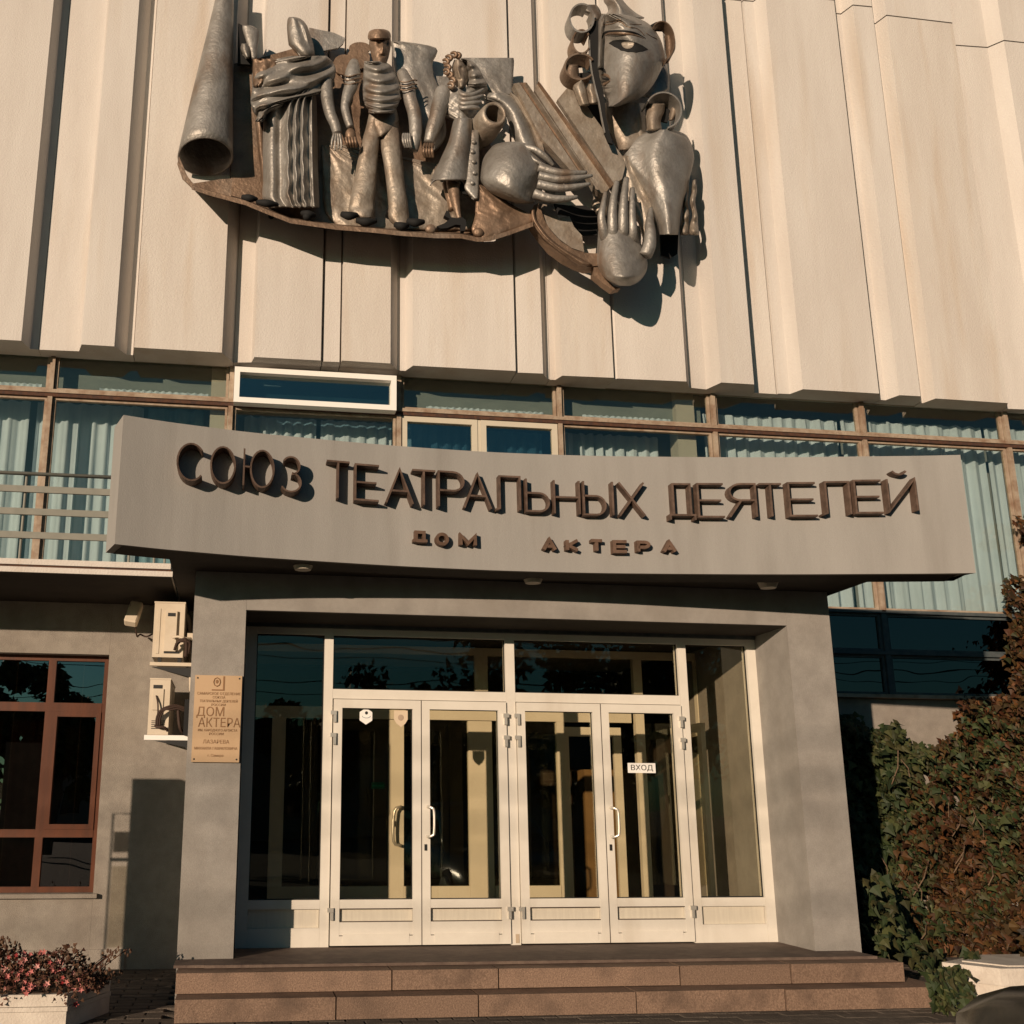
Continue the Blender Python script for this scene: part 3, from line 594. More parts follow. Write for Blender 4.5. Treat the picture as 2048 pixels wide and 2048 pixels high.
bx('bracket', W(AC(340, 815), Y1a).x, -.376, Y1a-.01, Y1a+.03, zb1-.075, zb1-.045, ACP, u1, .003)
bm = bmesh.new(); prism(bm, [(W(AC(360, 850), Y1a).x, zb1-.085), (-.377, zb1-.085), (-.377, zb1-.175), (-.46, zb1-.16)], Y1a, Y1a+.03); obj('bracket_brace', bm, DARKM, u1)
for dx in (.05, .22):
    bx('foot', a0.x+dx, a0.x+dx+.03, Y1a+.02, Y1a+.06, zb1-.044, zb1-.001, DARKM, u1)
b0 = W(AC(328, 1300), Y1a); b1 = W(AC(562, 1300), Y1a); zt2 = W(AC(450, 1020), Y1a).z; zb2 = W(AC(430, 1645), Y1a).z
u2 = ac_unit(b0.x, b1.x, zb2, zt2, Y1a, 10.25, 'cream outdoor air conditioner with looping cables, lower of the two beside the left pillar', 0)
bx('bracket', W(AC(275, 1680), Y1a).x, -.376, Y1a-.02, Y1a+.03, zb2-.045, zb2-.004, PAPER, u2, .003)
bm = bmesh.new(); prism(bm, [(W(AC(390, 1715), Y1a).x, zb2-.05), (-.377, zb2-.05), (-.377, zb2-.17), (-.44, zb2-.10)], Y1a, Y1a+.03); obj('bracket_brace', bm, DARKM, u2)
def cable(pts, r, name, par, m=CABL):
    bm = bmesh.new(); tube(bm, spline(pts, 5), r, 7); return obj(name, bm, m, par, smooth=True)
def ap(x, y, Y): p = W(AC(x, y), Y); return (p.x, p.y, p.z)
for off in (0, 18, 40): cable([ap(410+off, 1540, 9.52), ap(420+off, 1440, 9.50), ap(470+off, 1360, 9.47), ap(560+off*.6, 1320+off, 9.47), ap(640+off*.4, 1310+off, 9.48), ap(740, 1340+off, 9.5)], .009, 'cable', u2)
cable([ap(400, 1545, 9.53), ap(440, 1560, 9.5), ap(500, 1560, 9.5), ap(540, 1600, 9.53)], .012, 'cable', u2)
cable([ap(412, 1200, 9.53), ap(430, 1290, 9.51), ap(430, 1400, 9.5), ap(415, 1530, 9.52)], .007, 'cable', u2)
cable([ap(660, 1345, 9.5), ap(665, 1450, 9.5), ap(680, 1560, 9.5), ap(715, 1620, 9.55)], .014, 'cable', u2)
bx('cable_duct', W(AC(730, 1400), 9.5).x, -.376, 9.48, 9.54, W(AC(740, 1650), 9.5).z, W(AC(740, 1245), 9.5).z, BLACK, u2)
cable([ap(600, 540, 9.50), ap(660, 530, 9.47), ap(720, 545, 9.45), ap(800, 550, 9.5)], .011, 'cable', u1, ACP)
cable([ap(640, 620, 9.50), ap(690, 570, 9.46), ap(740, 560, 9.45), ap(755, 640, 9.47), ap(745, 760, 9.5)], .016, 'cable', u1)
cable([ap(620, 680, 9.50), ap(650, 600, 9.46), ap(700, 580, 9.45), ap(790, 600, 9.46), ap(770, 730, 9.5)], .012, 'cable', u1)
bx('junction_box', W(AC(765, 500), 9.5).x, -.376, 9.5, 9.56, W(AC(790, 560), 9.5).z, W(AC(790, 490), 9.5).z, ACP, u1, .003)
cable([ap(560, 250, 9.9), ap(770, 300, 10.0), ap(800, 700, 10.2), ap(810, 1200, 10.3)], .02, 'pipe', u1, ACP)
for k in range(5): bx('louvre', b0.x+.03, b1.x-.03, Y1a-.004, Y1a-.001, zb2+.05+k*.016, zb2+.056+k*.016, DARKM, u2)
# floodlight
fl = empty('floodlight', tuple(W(AC(150, 300), 10.0)), 'small square floodlight on the wall under the balcony, left of the air conditioners', 'floodlight')
c = W(AC(155, 260), 10.0)
bm = bmesh.new(); box(bm, -.058, .058, -.03, .06, -.12, .12); bmesh.ops.rotate(bm, verts=bm.verts, cent=(0, 0, 0), matrix=Matrix.Rotation(rad(-28), 3, 'X') @ Matrix.Rotation(rad(10), 3, 'Y')); bmesh.ops.translate(bm, verts=bm.verts, vec=c); obj('housing', bm, ACP, fl, bevel=.012)
cable([(c.x+.02, c.y+.02, c.z-.12), (c.x+.035, c.y+.1, c.z-.2), ap(230, 505, 10.3), ap(300, 530, 10.3), ap(370, 500, 10.2)], .008, 'cable', fl)
bx('mounting_arm', c.x-.012, c.x+.012, c.y+.04, YL-.001, c.z-.02, c.z+.01, DARKM, fl)
# plaque
pl0 = W((386.5, 1437), 8.54).x; pl1 = W((481.3, 1437), 8.54).x; pz1 = W((437, 1351), 8.54).z; pz0 = W((430, 1524.5), 8.54).z
pq = empty('brass_plaque', ((pl0+pl1)/2, 8.54, pz0), 'engraved brass coloured plaque with a crest on the left pillar', 'plaque')
bx('plate', pl0, pl1, 8.535, 8.556, pz0, pz1, BRASS, pq, .004)
pcx = (pl0+pl1)/2; Hh = pz1-pz0; yy = 8.5335
for dx in (.02, pl1-pl0-.02):
    for dz in (.022, Hh-.022):
        bm = bmesh.new(); ball(bm, (pl0+dx, yy, pz0+dz), .007, 8, (1, .5, 1)); obj('screw', bm, DARKM, pq)
def pt(s, size, fx, fz, al='CENTER', sx=1): text(s, size, pl0+(pl1-pl0)*fx, yy, pz1-Hh*fz, INK, pq, 'engraved_line', al, sx)
pt('САМАРСКОЕ ОТДЕЛЕНИЕ', .028, .52, .215, sx=.93); pt('СОЮЗА', .026, .52, .258); pt('ТЕАТРАЛЬНЫХ ДЕЯТЕЛЕЙ', .026, .52, .302, sx=.85); pt('РОССИИ', .026, .52, .345)
pt('ДОМ', .098, .05, .43, 'LEFT', .92); pt('АКТЕРА', .098, 1.0, .555, 'RIGHT', .85)
pt('ИМ. НАРОДНОГО АРТИСТА', .026, .52, .638, sx=.85); pt('РОССИИ', .026, .5, .68); pt('ЛАЗАРЕВА', .04, .5, .77, sx=.95); pt('МИХАИЛА ГАВРИЛОВИЧА', .028, .5, .845, sx=.9); pt('г. Самара', .026, .5, .925)
bm = bmesh.new(); zc = pz1-Hh*.085
prism(bm, [(pcx+.035, zc+.05), (pcx+.048, zc+.05), (pcx+.048, zc-.062), (pcx-.05, zc-.062), (pcx-.05, zc-.052), (pcx+.035, zc-.052)], yy-.001, yy+.002); obj('crest', bm, INK, pq)
bm = bmesh.new(); tube(bm, [(pcx-.012+.026*math.cos(rad(45*k)), yy, zc+.005+.034*math.sin(rad(45*k))) for k in range(9)], .0045, 5); ball(bm, (pcx-.012, yy, zc+.008), .012, 8, (1, .2, 1.3)); obj('crest', bm, INK, pq)
# canopy ceiling lamps
for k, (q, lab) in enumerate((((606, 1131), 'round frosted ceiling lamp under the canopy, leftmost of three'), ((1066, 1158), 'round frosted ceiling lamp under the middle of the canopy'), ((1536, 1168), 'round frosted ceiling lamp under the canopy, rightmost of three'))):
    p = WZ(q, 1.80); t = empty('ceiling_lamp', (p.x, p.y, 1.834), lab, 'ceiling lamp', 'lamps under the canopy')
    bm = bmesh.new(); bmesh.ops.create_cone(bm, cap_ends=True, segments=20, radius1=.062, radius2=.085, depth=.05, matrix=Matrix.Translation((p.x, p.y, 1.79))); obj('lamp_shade', bm, mat('lamp_shade_%d' % k, (.45, .40, .32), None, .4), t, smooth=False)
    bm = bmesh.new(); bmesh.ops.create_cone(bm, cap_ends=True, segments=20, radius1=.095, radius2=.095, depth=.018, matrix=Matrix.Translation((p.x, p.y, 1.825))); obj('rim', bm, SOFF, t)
# balcony railing
RY = 9.14
rl = empty('balcony_railing', (-3, RY, 2.0), 'grey metal balcony railing with three flat slats left of the canopy', 'railing')
xr = W((345, 1000), RY).x-.02
zr = [W((50, y), RY).z for y in (947, 978, 1023, 1070)]
RAILM = mat('grey_rail_paint', (.20, .20, .17), (.24, .235, .20), .6, scale=8)
bm = bmesh.new(); tube(bm, [(-8.9, RY, zr[0]), (xr, RY, zr[0])], .017, 8); obj('handrail', bm, RAILM, rl, smooth=True)
for z in zr[1:]: bx('slat', -8.9, xr, RY-.012, RY+.012, z-.028, z+.028, RAILM, rl, .003)
for x in (W((48, 1000), RY).x, W((48, 1000), RY).x-1.5, W((48, 1000), RY).x-3, W((250, 1000), RY).x+.06, W((280, 1100), RY).x+.12, xr-.02):
    bm = bmesh.new(); tube(bm, [(x, RY+.025, 2.0), (x, RY+.025, zr[0])], .011, 8); obj('baluster', bm, RAILM, rl)

# ================================================================== THE METAL RELIEF
DY = .12
W0 = W
def W(q, Y): return W0(q, Y+DY)
S = empty('relief_sculpture', (1.8, 10.7, 6), 'large beaten metal relief of theatre figures, a half mask and hands on the panelled facade', 'sculpture')
for q_ in ((T1(700, 1450), 1), (T1(1500, 1500), 1), (T2(300, 1350), 1), (T2(1300, 900), 1), (T2(1250, 300), 1), (T2(1150, 1500), 1)):
    p = W(q_[0], 10.4); bm = bmesh.new(); tube(bm, [(p.x, 10.3, p.z), (p.x, 10.68, p.z)], .03, 8); obj('wall_anchor', bm, BLACK, S)
def relief(name, T, rows, Y, bulge, m=STEEL, par=None, nu=22, k=4, t=.03, fold=None, prof=.6, sm=True):
    """shell bulging towards the viewer: rows = (x_left, x_right, y) measured on the photo, fold(u,v) adds relief in metres"""
    bm = bmesh.new(); R = spline(rows, k) if k > 1 else rows; nr = len(R); F_, K_ = [], []
    for j, r_ in enumerate(R):
        v_ = j/(nr-1); f_, b_ = [], []
        bl = bulge(v_) if callable(bulge) else bulge
        yy_ = Y(v_) if callable(Y) else Y
        for i in range(nu+1):
            u = i/nu; d = bl*max(0, math.sin(math.pi*u))**prof
            if fold: d += fold(u, v_)
            p = W(T(r_[0]+(r_[1]-r_[0])*u, r_[2]), yy_-d); f_.append(bm.verts.new(p)); b_.append(bm.verts.new(p+Vector((0, t, 0))))
        F_.append(f_); K_.append(b_)
    for j in range(nr-1):
        for i in range(nu):
            bm.faces.new((F_[j][i], F_[j+1][i], F_[j+1][i+1], F_[j][i+1])); bm.faces.new((K_[j][i], K_[j][i+1], K_[j+1][i+1], K_[j+1][i]))
        for i in (0, nu): bm.faces.new((F_[j][i], F_[j+1][i], K_[j+1][i], K_[j][i]))
    for j in (0, nr-1):
        for i in range(nu): bm.faces.new((F_[j][i], F_[j][i+1], K_[j][i+1], K_[j][i]))
    return obj(name, bm, m, par or S, smooth=sm)
def sheet(name, T, pts, Y, t=.03, m=SHEET, par=None, bev=0):
    bm = bmesh.new(); plate(bm, [T(*p) for p in pts], Y, t); return obj(name, bm, m, par or S, bevel=bev)
def limb(name, T, pts, m=STEEL, par=None, n=12, k=5):
    "pts = (x, y, Y, radius in metres)"
    pp = spline(pts, k); bm = bmesh.new(); tube(bm, [W(T(p[0], p[1]), p[2]) for p in pp], [max(.004, p[3]) for p in pp], n); return obj(name, bm, m, par or S, smooth=True)
def blob(name, T, x, y, Y, r, sq=(1, 1, 1), m=STEEL, par=None, seg=16):
    bm = bmesh.new(); ball(bm, W(T(x, y), Y), r, seg, sq); return obj(name, bm, m, par or S, smooth=True)
def band(name, T, cx, cy_, rx, ry, Yf, Yb, th, m=STEEL, par=None, a0=0, a1=360, n=30, dx=0, dy=0):
    "curled strip of metal seen from its end: closed or open loop with depth"
    bm = bmesh.new(); o_, i_, ob, ib = [], [], [], []; full = abs(a1-a0) >= 360; N_ = n if full else n+1
    for k in range(N_):
        a = rad(a0+(a1-a0)*k/n); q = T(cx+rx*math.cos(a), cy_-ry*math.sin(a)); q2 = T(cx+(rx-th)*math.cos(a), cy_-(ry-th)*math.sin(a))
        p = W(q, Yf); p2 = W(q2, Yf); sh_ = Vector((dx, Yb-Yf, dy))
        o_.append(bm.verts.new(p)); i_.append(bm.verts.new(p2)); ob.append(bm.verts.new(p+sh_)); ib.append(bm.verts.new(p2+sh_))
    for k in range(N_ if full else N_-1):
        j = (k+1) % N_
        bm.faces.new((o_[k], o_[j], i_[j], i_[k])); bm.faces.new((ob[k], ib[k], ib[j], ob[j])); bm.faces.new((o_[k], ob[k], ob[j], o_[j])); bm.faces.new((i_[k], i_[j], ib[j], ib[k]))
    if not full:
        for k in (0, N_-1): bm.faces.new((o_[k], i_[k], ib[k], ob[k]))
    return obj(name, bm, m, par or S, smooth=False)
sin, pi = math.sin, math.pi
def nz(u, v, a=1.): return a*(sin(13*u+5*v)*sin(9*v-4*u)+.6*sin(29*u-11*v)*sin(23*v))
# --- scroll: a wide cone of sheet metal open at its foot, running into the back sheet
top = W(T1(395, -160), 10.28); bot = W(T1(243, 1085), 10.20); ax = (bot-top); nseg = 36; bm = bmesh.new(); ro, ri = [], []
for j in range(15):
    v_ = j/14; c = top+ax*v_; rr = .075+(.292-.075)*v_**1.05
    a_, b_ = [], []
    for k in range(nseg):
        th = 2*pi*k/nseg; off = Vector((math.cos(th), math.sin(th), 0)); rj = rr*(1+.012*sin(3*th+7*v_))
        dz = -.05*math.cos(th-2.2)*(v_ > .93) if j == 14 else 0
        a_.append(bm.verts.new(c+off*rj+Vector((0, 0, dz)))); b_.append(bm.verts.new(c+off*(rj-.016)+Vector((0, 0, dz))))
    ro.append(a_); ri.append(b_)
for j in range(14):
    for k in range(nseg):
        l_ = (k+1) % nseg; bm.faces.new((ro[j][k], ro[j][l_], ro[j+1][l_], ro[j+1][k])); bm.faces.new((ri[j][k], ri[j+1][k], ri[j+1][l_], ri[j][l_]))
for k in range(nseg):
    l_ = (k+1) % nseg; bm.faces.new((ro[14][k], ro[14][l_], ri[14][l_], ri[14][k])); bm.faces.new((ro[0][l_], ro[0][k], ri[0][k], ri[0][l_]))
obj('scroll', bm, STEEL, S, smooth=True)
sheet('scroll_flap', T1, [(50, 1130), (62, 1080), (120, 1215), (160, 1265), (350, 1236), (430, 1232), (420, 1360), (290, 1330), (150, 1293), (85, 1230)], 10.12, .02, BRONZ)
bm = bmesh.new(); ball(bm, W(T1(405, 395), 10.05), .012, 8); bm.free()
# --- back sheets
relief('front_sheet', T1, [(1045, 1250, 1000), (1045, 1500, 1060), (1050, 1900, 1150), (1055, 2050, 1280), (1060, 2260, 1400), (1100, 2200, 1500), (1200, 2100, 1580)], 10.40, .02, SHEET, nu=60, prof=.3, fold=lambda u, v: nz(u*3, v, .010))
sheet('back_sheet', T1, [(440, 440), (600, 405), (870, 330), (1150, 470), (1190, 545), (1330, 480), (1700, 560), (1930, 640), (2150, 900), (2270, 1100), (2330, 1420), (2180, 1600), (1830, 1618), (1600, 1600), (830, 1510), (640, 1420), (300, 1335), (420, 1230)], 10.43, .03, BRONZ)
sheet('niche_shade', T1, [(470, 160), (560, 200), (560, 445), (466, 440)], 10.3, .03, BLACK)  # black sheet stands in for the shade inside the scroll
relief('niche_strip', T1, [(500, 560, 175), (505, 612, 215), (540, 602, 330), (560, 600, 400)], 10.24, .03, STEEL, nu=8)
relief('small_mask', T1, [(495, 530, 300), (488, 552, 330), (500, 552, 365), (520, 548, 392)], 10.22, .05, STEEL, nu=8)
sheet('grey_banner', T1, [(960, 190), (1130, 225), (1210, 262), (1195, 300), (1160, 330), (1060, 350), (1080, 430), (1000, 440), (975, 320)], 10.36, .025, STEEL)
for (cx_, cy_, rx_, ry_) in ((1300, 400, 80, 75), (1200, 445, 75, 70), (1310, 330, 75, 40)):
    bm = bmesh.new(); plate(bm, [T1(cx_+rx_*math.cos(rad(15*k)), cy_-ry_*math.sin(rad(15*k))) for k in range(24)], 10.40-.004*(cx_ % 7), .02); obj('cloud_disc', bm, BRONZ, S)
relief('grey_banner', T1, [(1520, 1600, 285), (1535, 1835, 330), (1545, 1812, 430), (1560, 1820, 520), (1600, 1845, 580), (1650, 1885, 700), (1700, 1900, 830), (1730, 1905, 930), (1740, 1860, 1010), (1745, 1800, 1060)], 10.33, .05, STEEL, nu=14, fold=lambda u, v: nz(u, v, .008))
relief('grey_banner', T4, [(540, 1290, 245), (560, 1298, 300), (700, 1290, 450), (850, 1283, 600), (950, 1275, 700), (1000, 1270, 745)], 10.32, .02, STEEL, nu=14, prof=1, fold=lambda u, v: nz(u, v, .006))
sheet('rear_bar', T4, [(185, 495), (420, 505), (400, 640), (255, 640)], 10.40, .03, STEEL)
# --- ledge along the foot
bm = bmesh.new(); Lp = [(150, 1293), (290, 1338), (520, 1400), (640, 1450), (830, 1525), (1150, 1570), (1400, 1590), (1600, 1612), (1830, 1628)]
Lq = [T1(*p) for p in Lp]+[T5(450, 932), T5(590, 962), T5(700, 958), T5(880, 900), T5(1082, 826)]
for a, b in zip(Lq, Lq[1:]):
    p, q = W(a, 10.02), W(b, 10.02); p2, q2 = W(a, 10.44), W(b, 10.44); h = .026; g = .02
    vs = [bm.verts.new(x) for x in ((p.x, 10.02+DY, p.z-h), (q.x, 10.02+DY, q.z-h), (q.x, 10.02+DY, q.z+h), (p.x, 10.02+DY, p.z+h), (p2.x, 10.44+DY, p2.z-h+g), (q2.x, 10.44+DY, q2.z-h+g), (q2.x, 10.44+DY, q2.z+h+g), (p2.x, 10.44+DY, p2.z+h+g))]
    for f_ in ((0, 1, 2, 3), (5, 4, 7, 6), (3, 2, 6, 7), (1, 0, 4, 5)): bm.faces.new([vs[i] for i in f_])
bmesh.ops.remove_doubles(bm, verts=bm.verts, dist=.0005)
obj('ledge', bm, BRONZ, S)
relief('ledge_front', T5, [(590, 620, 480), (585, 760, 560), (580, 870, 640), (575, 1000, 710), (575, 1068, 740), (560, 1078, 800), (545, 1000, 860), (560, 860, 910), (600, 720, 955)], 10.06, .03, BRONZ, nu=16, prof=1, fold=lambda u, v: nz(u*.8, v, .008))
for x, y in ((180, 870), (600, 900)): blob('ledge_knob', T5, x, y, 10.03, .06, (1, .6, .9), BRONZ)
# --- robed figure
def robe(u, v):
    w_ = u+.012*sin(2*pi*v*6.5+u*14)*(1 if .4 < u < .88 else 0)*min(1, max(0, (v-.15)*5)); d = .05*math.exp(-((u-.16)/.15)**2)-.05*math.exp(-((u-.30)/.07)**2)
    for c_ in (.46, .60, .73, .90): d += .085*math.exp(-((w_-c_)/.040)**2)
    return d
RF = relief('robed_figure', T1, [(870, 1000, 600), (700, 1010, 690), (650, 1015, 800), (640, 1018, 950), (640, 1020, 1100), (642, 1025, 1250), (640, 1030, 1360), (700, 1030, 1425)], 10.28, .18, STEEL, nu=110, k=8, prof=.45,
    fold=lambda u, v: robe(u, v))
relief('robe_edge', T1, [(585, 640, 780), (595, 650, 900), (610, 655, 1050), (625, 680, 1180), (635, 680, 1380)], 10.32, .05, BRONZ, RF, nu=8)
relief('cloak', T1, [(840, 1080, 385), (650, 1125, 430), (575, 1145, 490), (568, 1130, 550), (570, 1100, 600), (562, 1000, 650), (556, 880, 690), (560, 790, 720), (575, 700, 760), (600, 670, 800), (590, 640, 830)], 10.18, .18, STEEL, RF, nu=70, k=9, prof=.45,
    fold=lambda u, v: .038*sin(2*pi*(4.2*v+1.1*u+.16*sin(7*u+2)+.10*sin(13*u+5*v)))+.018*sin(2*pi*(7*v+2.3*u)+3*sin(6*u)))
relief('shoulder', T1, [(570, 700, 405), (572, 760, 420), (570, 740, 480), (572, 700, 540), (575, 640, 590)], 10.12, .06, BRONZ, RF, nu=16, fold=lambda u, v: nz(u, v, .012))
limb('arm', T1, [(1075, 560, 10.14, .075), (1085, 680, 10.10, .068), (1105, 780, 10.08, .062), (1138, 860, 10.06, .056), (1155, 925, 10.05, .052)], STEEL, RF)
for k, (x, y) in enumerate(((1118, 1025), (1140, 1040), (1162, 1030), (1182, 1035))): limb('finger', T1, [(1135+k*12, 925, 10.04, .02), (x, (930+y)/2, 10.03, .015), (x, y, 10.05, .010)], STEEL, RF, 7)
relief('head', T1, [(822, 868, 117), (812, 900, 128), (808, 925, 148), (807, 948, 180), (810, 962, 220), (814, 975, 260), (820, 988, 300), (855, 994, 335), (890, 998, 375)], 10.12, .10, STEEL, RF, nu=30, k=1, prof=.5,
    fold=lambda u, v: -.03*math.exp(-((u-.62)/.10)**2-((v-.38)/.08)**2)+.045*math.exp(-((u-.82)/.07)**2-((v-.52)/.14)**2)-.03*math.exp(-((u-.66)/.13)**2-((v-.66)/.05)**2)-.02*math.exp(-((u-.7)/.12)**2-((v-.82)/.04)**2))
relief('beard', T1, [(830, 940, 290), (850, 985, 320), (880, 995, 350), (900, 1000, 378)], 10.16, .05, BLACK, RF, nu=12)
# --- sailor
SF = relief('sailor_figure', T1, [(1340, 1465, 422), (1338, 1520, 448), (1336, 1550, 500), (1332, 1578, 560), (1330, 1590, 620), (1335, 1592, 670), (1345, 1580, 710), (1368, 1560, 745), (1372, 1552, 770)], 10.14, .20, STEEL, nu=30, k=8, prof=.5, fold=lambda u, v: .022*sin(2*pi*(v*6.2+.45*(u-.5)**2*4)))
def leg(name, rows, fl): return relief(name, T1, rows, 10.22, .12, SHEET, SF, nu=26, k=6, prof=.3, fold=fl)
leg('trouser_leg', [(1375, 1476, 775), (1352, 1468, 880), (1322, 1446, 980), (1292, 1432, 1120), (1262, 1422, 1280), (1238, 1412, 1400), (1236, 1408, 1450), (1290, 1400, 1500)], lambda u, v: .008*sin(21*v+3*u))
leg('trouser_leg', [(1466, 1565, 775), (1458, 1582, 880), (1450, 1592, 980), (1474, 1606, 1120), (1495, 1620, 1280), (1505, 1640, 1400), (1510, 1650, 1500), (1560, 1645, 1552)], lambda u, v: .008*sin(19*v+2*u))
relief('waist', T1, [(1372, 1560, 745), (1378, 1572, 790), (1385, 1575, 840), (1420, 1530, 900), (1440, 1470, 935)], 10.14, .06, SHEET, SF, nu=14)
limb('arm', T1, [(1270, 430, 10.2, .05), (1262, 500, 10.16, .085), (1250, 590, 10.12, .075), (1225, 660, 10.10, .062), (1208, 740, 10.08, .048), (1225, 820, 10.06, .045), (1245, 880, 10.05, .04)], STEEL, SF)
limb('arm', T1, [(1600, 500, 10.2, .06), (1635, 590, 10.16, .082), (1655, 680, 10.14, .075), (1685, 780, 10.12, .075), (1695, 880, 10.10, .072), (1690, 980, 10.10, .06), (1680, 1040, 10.12, .05)], STEEL, SF)
for sx_, sy_, d in ((1260, 520, 0), (1645, 560, 0)):
    for k in range(3):
        bm = bmesh.new(); pp = [W(T1(sx_-60+15*j, sy_+k*28+8*sin(j*.7)), 10.075-.03*sin(pi*j/8)) for j in range(9)]; tube(bm, pp, .008, 6); obj('sleeve_stripe', bm, BRONZ, SF, smooth=True)
blob('hand', T1, 1245, 930, 10.05, .062, (.9, .7, 1.25), BRONZ, SF)
for k in range(4): limb('finger', T1, [(1215+k*20, 950, 10.02, .018), (1222+k*20, 985, 10.01, .016), (1232+k*18, 1015, 10.05, .012)], BRONZ, SF, 7)
for k in range(4): limb('finger', T1, [(1612+k*14, 925, 10.03, .017), (1608+k*16, 970, 10.0, .015), (1625+k*14, 1020, 10.03, .012)], STEEL, SF, 7)
relief('head', T1, [(1400, 1490, 232), (1378, 1520, 262), (1376, 1525, 300), (1384, 1520, 340), (1392, 1512, 380), (1402, 1502, 410), (1400, 1492, 440)], 10.12, .12, BRONZ, SF, nu=26, k=6, prof=.55,
    fold=lambda u, v: .035*math.exp(-((u-.62)/.09)**2-((v-.45)/.14)**2)-.028*math.exp(-((u-.45)/.09)**2-((v-.33)/.07)**2)-.028*math.exp(-((u-.8)/.09)**2-((v-.33)/.07)**2)-.025*math.exp(-((u-.62)/.16)**2-((v-.68)/.035)**2))
relief('cap', T1, [(1410, 1475, 200), (1378, 1510, 214), (1366, 1524, 240), (1372, 1524, 262)], 10.08, .14, BRONZ, SF, nu=18, k=5, prof=.5)
for x0, x1, y in ((1185, 1290, 1478), (1290, 1420, 1520), (1555, 1640, 1550), (1640, 1750, 1525)): limb('shoe', T1, [(x0, y, 10.1, .03), ((x0+x1)/2, y+12, 10.06, .045), (x1, y+5, 10.1, .025)], BLACK, SF, 8)
for x0, x1, y in ((500, 600, 1360), (600, 740, 1395), (910, 1000, 1470), (930, 960, 1490)): limb('shoe', T1, [(x0, y, 10.1, .025), ((x0+x1)/2, y+8, 10.06, .04), (x1, y+15, 10.1, .02)], BLACK, RF, 8)
# --- lady
LF = relief('lady_figure', T4, [(470, 720, 1075), (440, 735, 1200), (390, 735, 1400), (300, 715, 1600), (215, 700, 1780), (150, 690, 1925)], 10.16, .26, STEEL, nu=30, k=6, prof=.5, t=.02, fold=lambda u, v: .01*sin(9*u))
band('hem', T5, 315, 480, 135, 72, 10.0, 10.03, 10, STEEL, LF, 12, 178)
relief('coat_front', T5, [(535, 605, 0), (515, 608, 150), (505, 608, 300), (495, 606, 420), (480, 604, 500), (520, 602, 560), (560, 598, 600)], 10.02, .02, STEEL, LF, nu=8)
sheet('coat_shadow', T5, [(445, 440), (500, 520), (560, 580), (470, 560), (440, 520)], 10.08, .02, BLACK, LF)  # black sheet painting the shade beneath the coat
for x, y in ((560, 105), (550, 190), (560, 278), (565, 375), (548, 464)): blob('button', T5, x, y, 9.99, .026, (1, .7, 1), STEEL, LF, 12)
relief('bust', T4, [(390, 930, 640), (260, 930, 690), (240, 860, 760), (245, 830, 850), (280, 800, 930), (300, 780, 1000), (420, 720, 1080)], 10.2, .18, STEEL, LF, nu=24, k=5, fold=lambda u, v: nz(u, v, .012))
limb('arm', T4, [(330, 720, 10.14, .10), (280, 900, 10.10, .098), (230, 1080, 10.08, .088), (170, 1260, 10.08, .075), (120, 1420, 10.1, .055)], STEEL, LF)
for k in range(4): limb('finger', T4, [(70+k*34, 1440, 10.05, .022), (50+k*38, 1530, 10.02, .02), (70+k*36, 1620, 10.06, .014)], BRONZ, LF, 7)
relief('head', T4, [(470, 590, 270), (450, 630, 330), (450, 655, 400), (470, 665, 480), (480, 660, 560), (520, 630, 640)], 10.08, .12, SHEET, LF, nu=20, k=5,
    fold=lambda u, v: .03*math.exp(-((u-.35)/.1)**2-((v-.5)/.15)**2)-.03*math.exp(-((u-.6)/.12)**2-((v-.38)/.08)**2)-.02*math.exp(-((u-.4)/.15)**2-((v-.78)/.04)**2))
relief('bonnet', T4, [(520, 640, 255), (600, 720, 290), (640, 790, 360), (655, 840, 440), (660, 880, 520), (650, 920, 590), (660, 930, 625)], 10.1, .13, STEEL, LF, nu=22, k=6, fold=lambda u, v: .02*sin(2*pi*(v*3.6+.3*u)))
for (x, y, r) in ((470, 205, .05), (400, 250, .05), (360, 300, .045), (380, 380, .05), (370, 440, .04), (410, 480, .05), (450, 560, .045), (430, 630, .045), (520, 215, .045)):
    limb('curl', T4, [(x-40, y-22, 10.05, .014), (x, y-30, 9.99, .02), (x+35, y, 9.98, .022), (x+5, y+30, 10.0, .018), (x-35, y+15, 10.04, .012)], BRONZ, LF, 8)
for k, y in enumerate((740, 800, 860, 920)): limb('collar_fold', T4, [(540, y-30+k*8, 10.02, .02), (600, y+20, 9.98, .025), (740, y+10, 9.98, .025), (880-k*20, y-60+k*30, 10.02, .018)], STEEL, LF, 8)
relief('sleeve', T4, [(960, 1150, 725), (900, 1290, 790), (1060, 1370, 880), (1180, 1440, 1000), (1230, 1490, 1120), (1270, 1540, 1240), (1310, 1580, 1360), (1370, 1625, 1480)], 10.12, .12, STEEL, LF, nu=20, k=5)
c0 = W(T4(1035, 1010), 9.86); bm = bmesh.new(); ro, ri = [], []
for j, (yy_, rr) in enumerate(((9.86, .135), (9.90, .150), (10.0, .165), (10.1, .17), (10.2, .16), (10.3, .13))):
    ro.append([bm.verts.new((c0.x-(yy_-9.86)*.25+rr*math.cos(2*pi*k/28)*.95, yy_+DY, c0.z-(yy_-9.86)*.1+rr*math.sin(2*pi*k/28)*1.05)) for k in range(28)])
    ri.append([bm.verts.new((c0.x-(yy_-9.86)*.25+(rr-.035)*math.cos(2*pi*k/28)*.95, yy_+.005+DY, c0.z-(yy_-9.86)*.1+(rr-.035)*math.sin(2*pi*k/28)*1.05)) for k in range(28)])
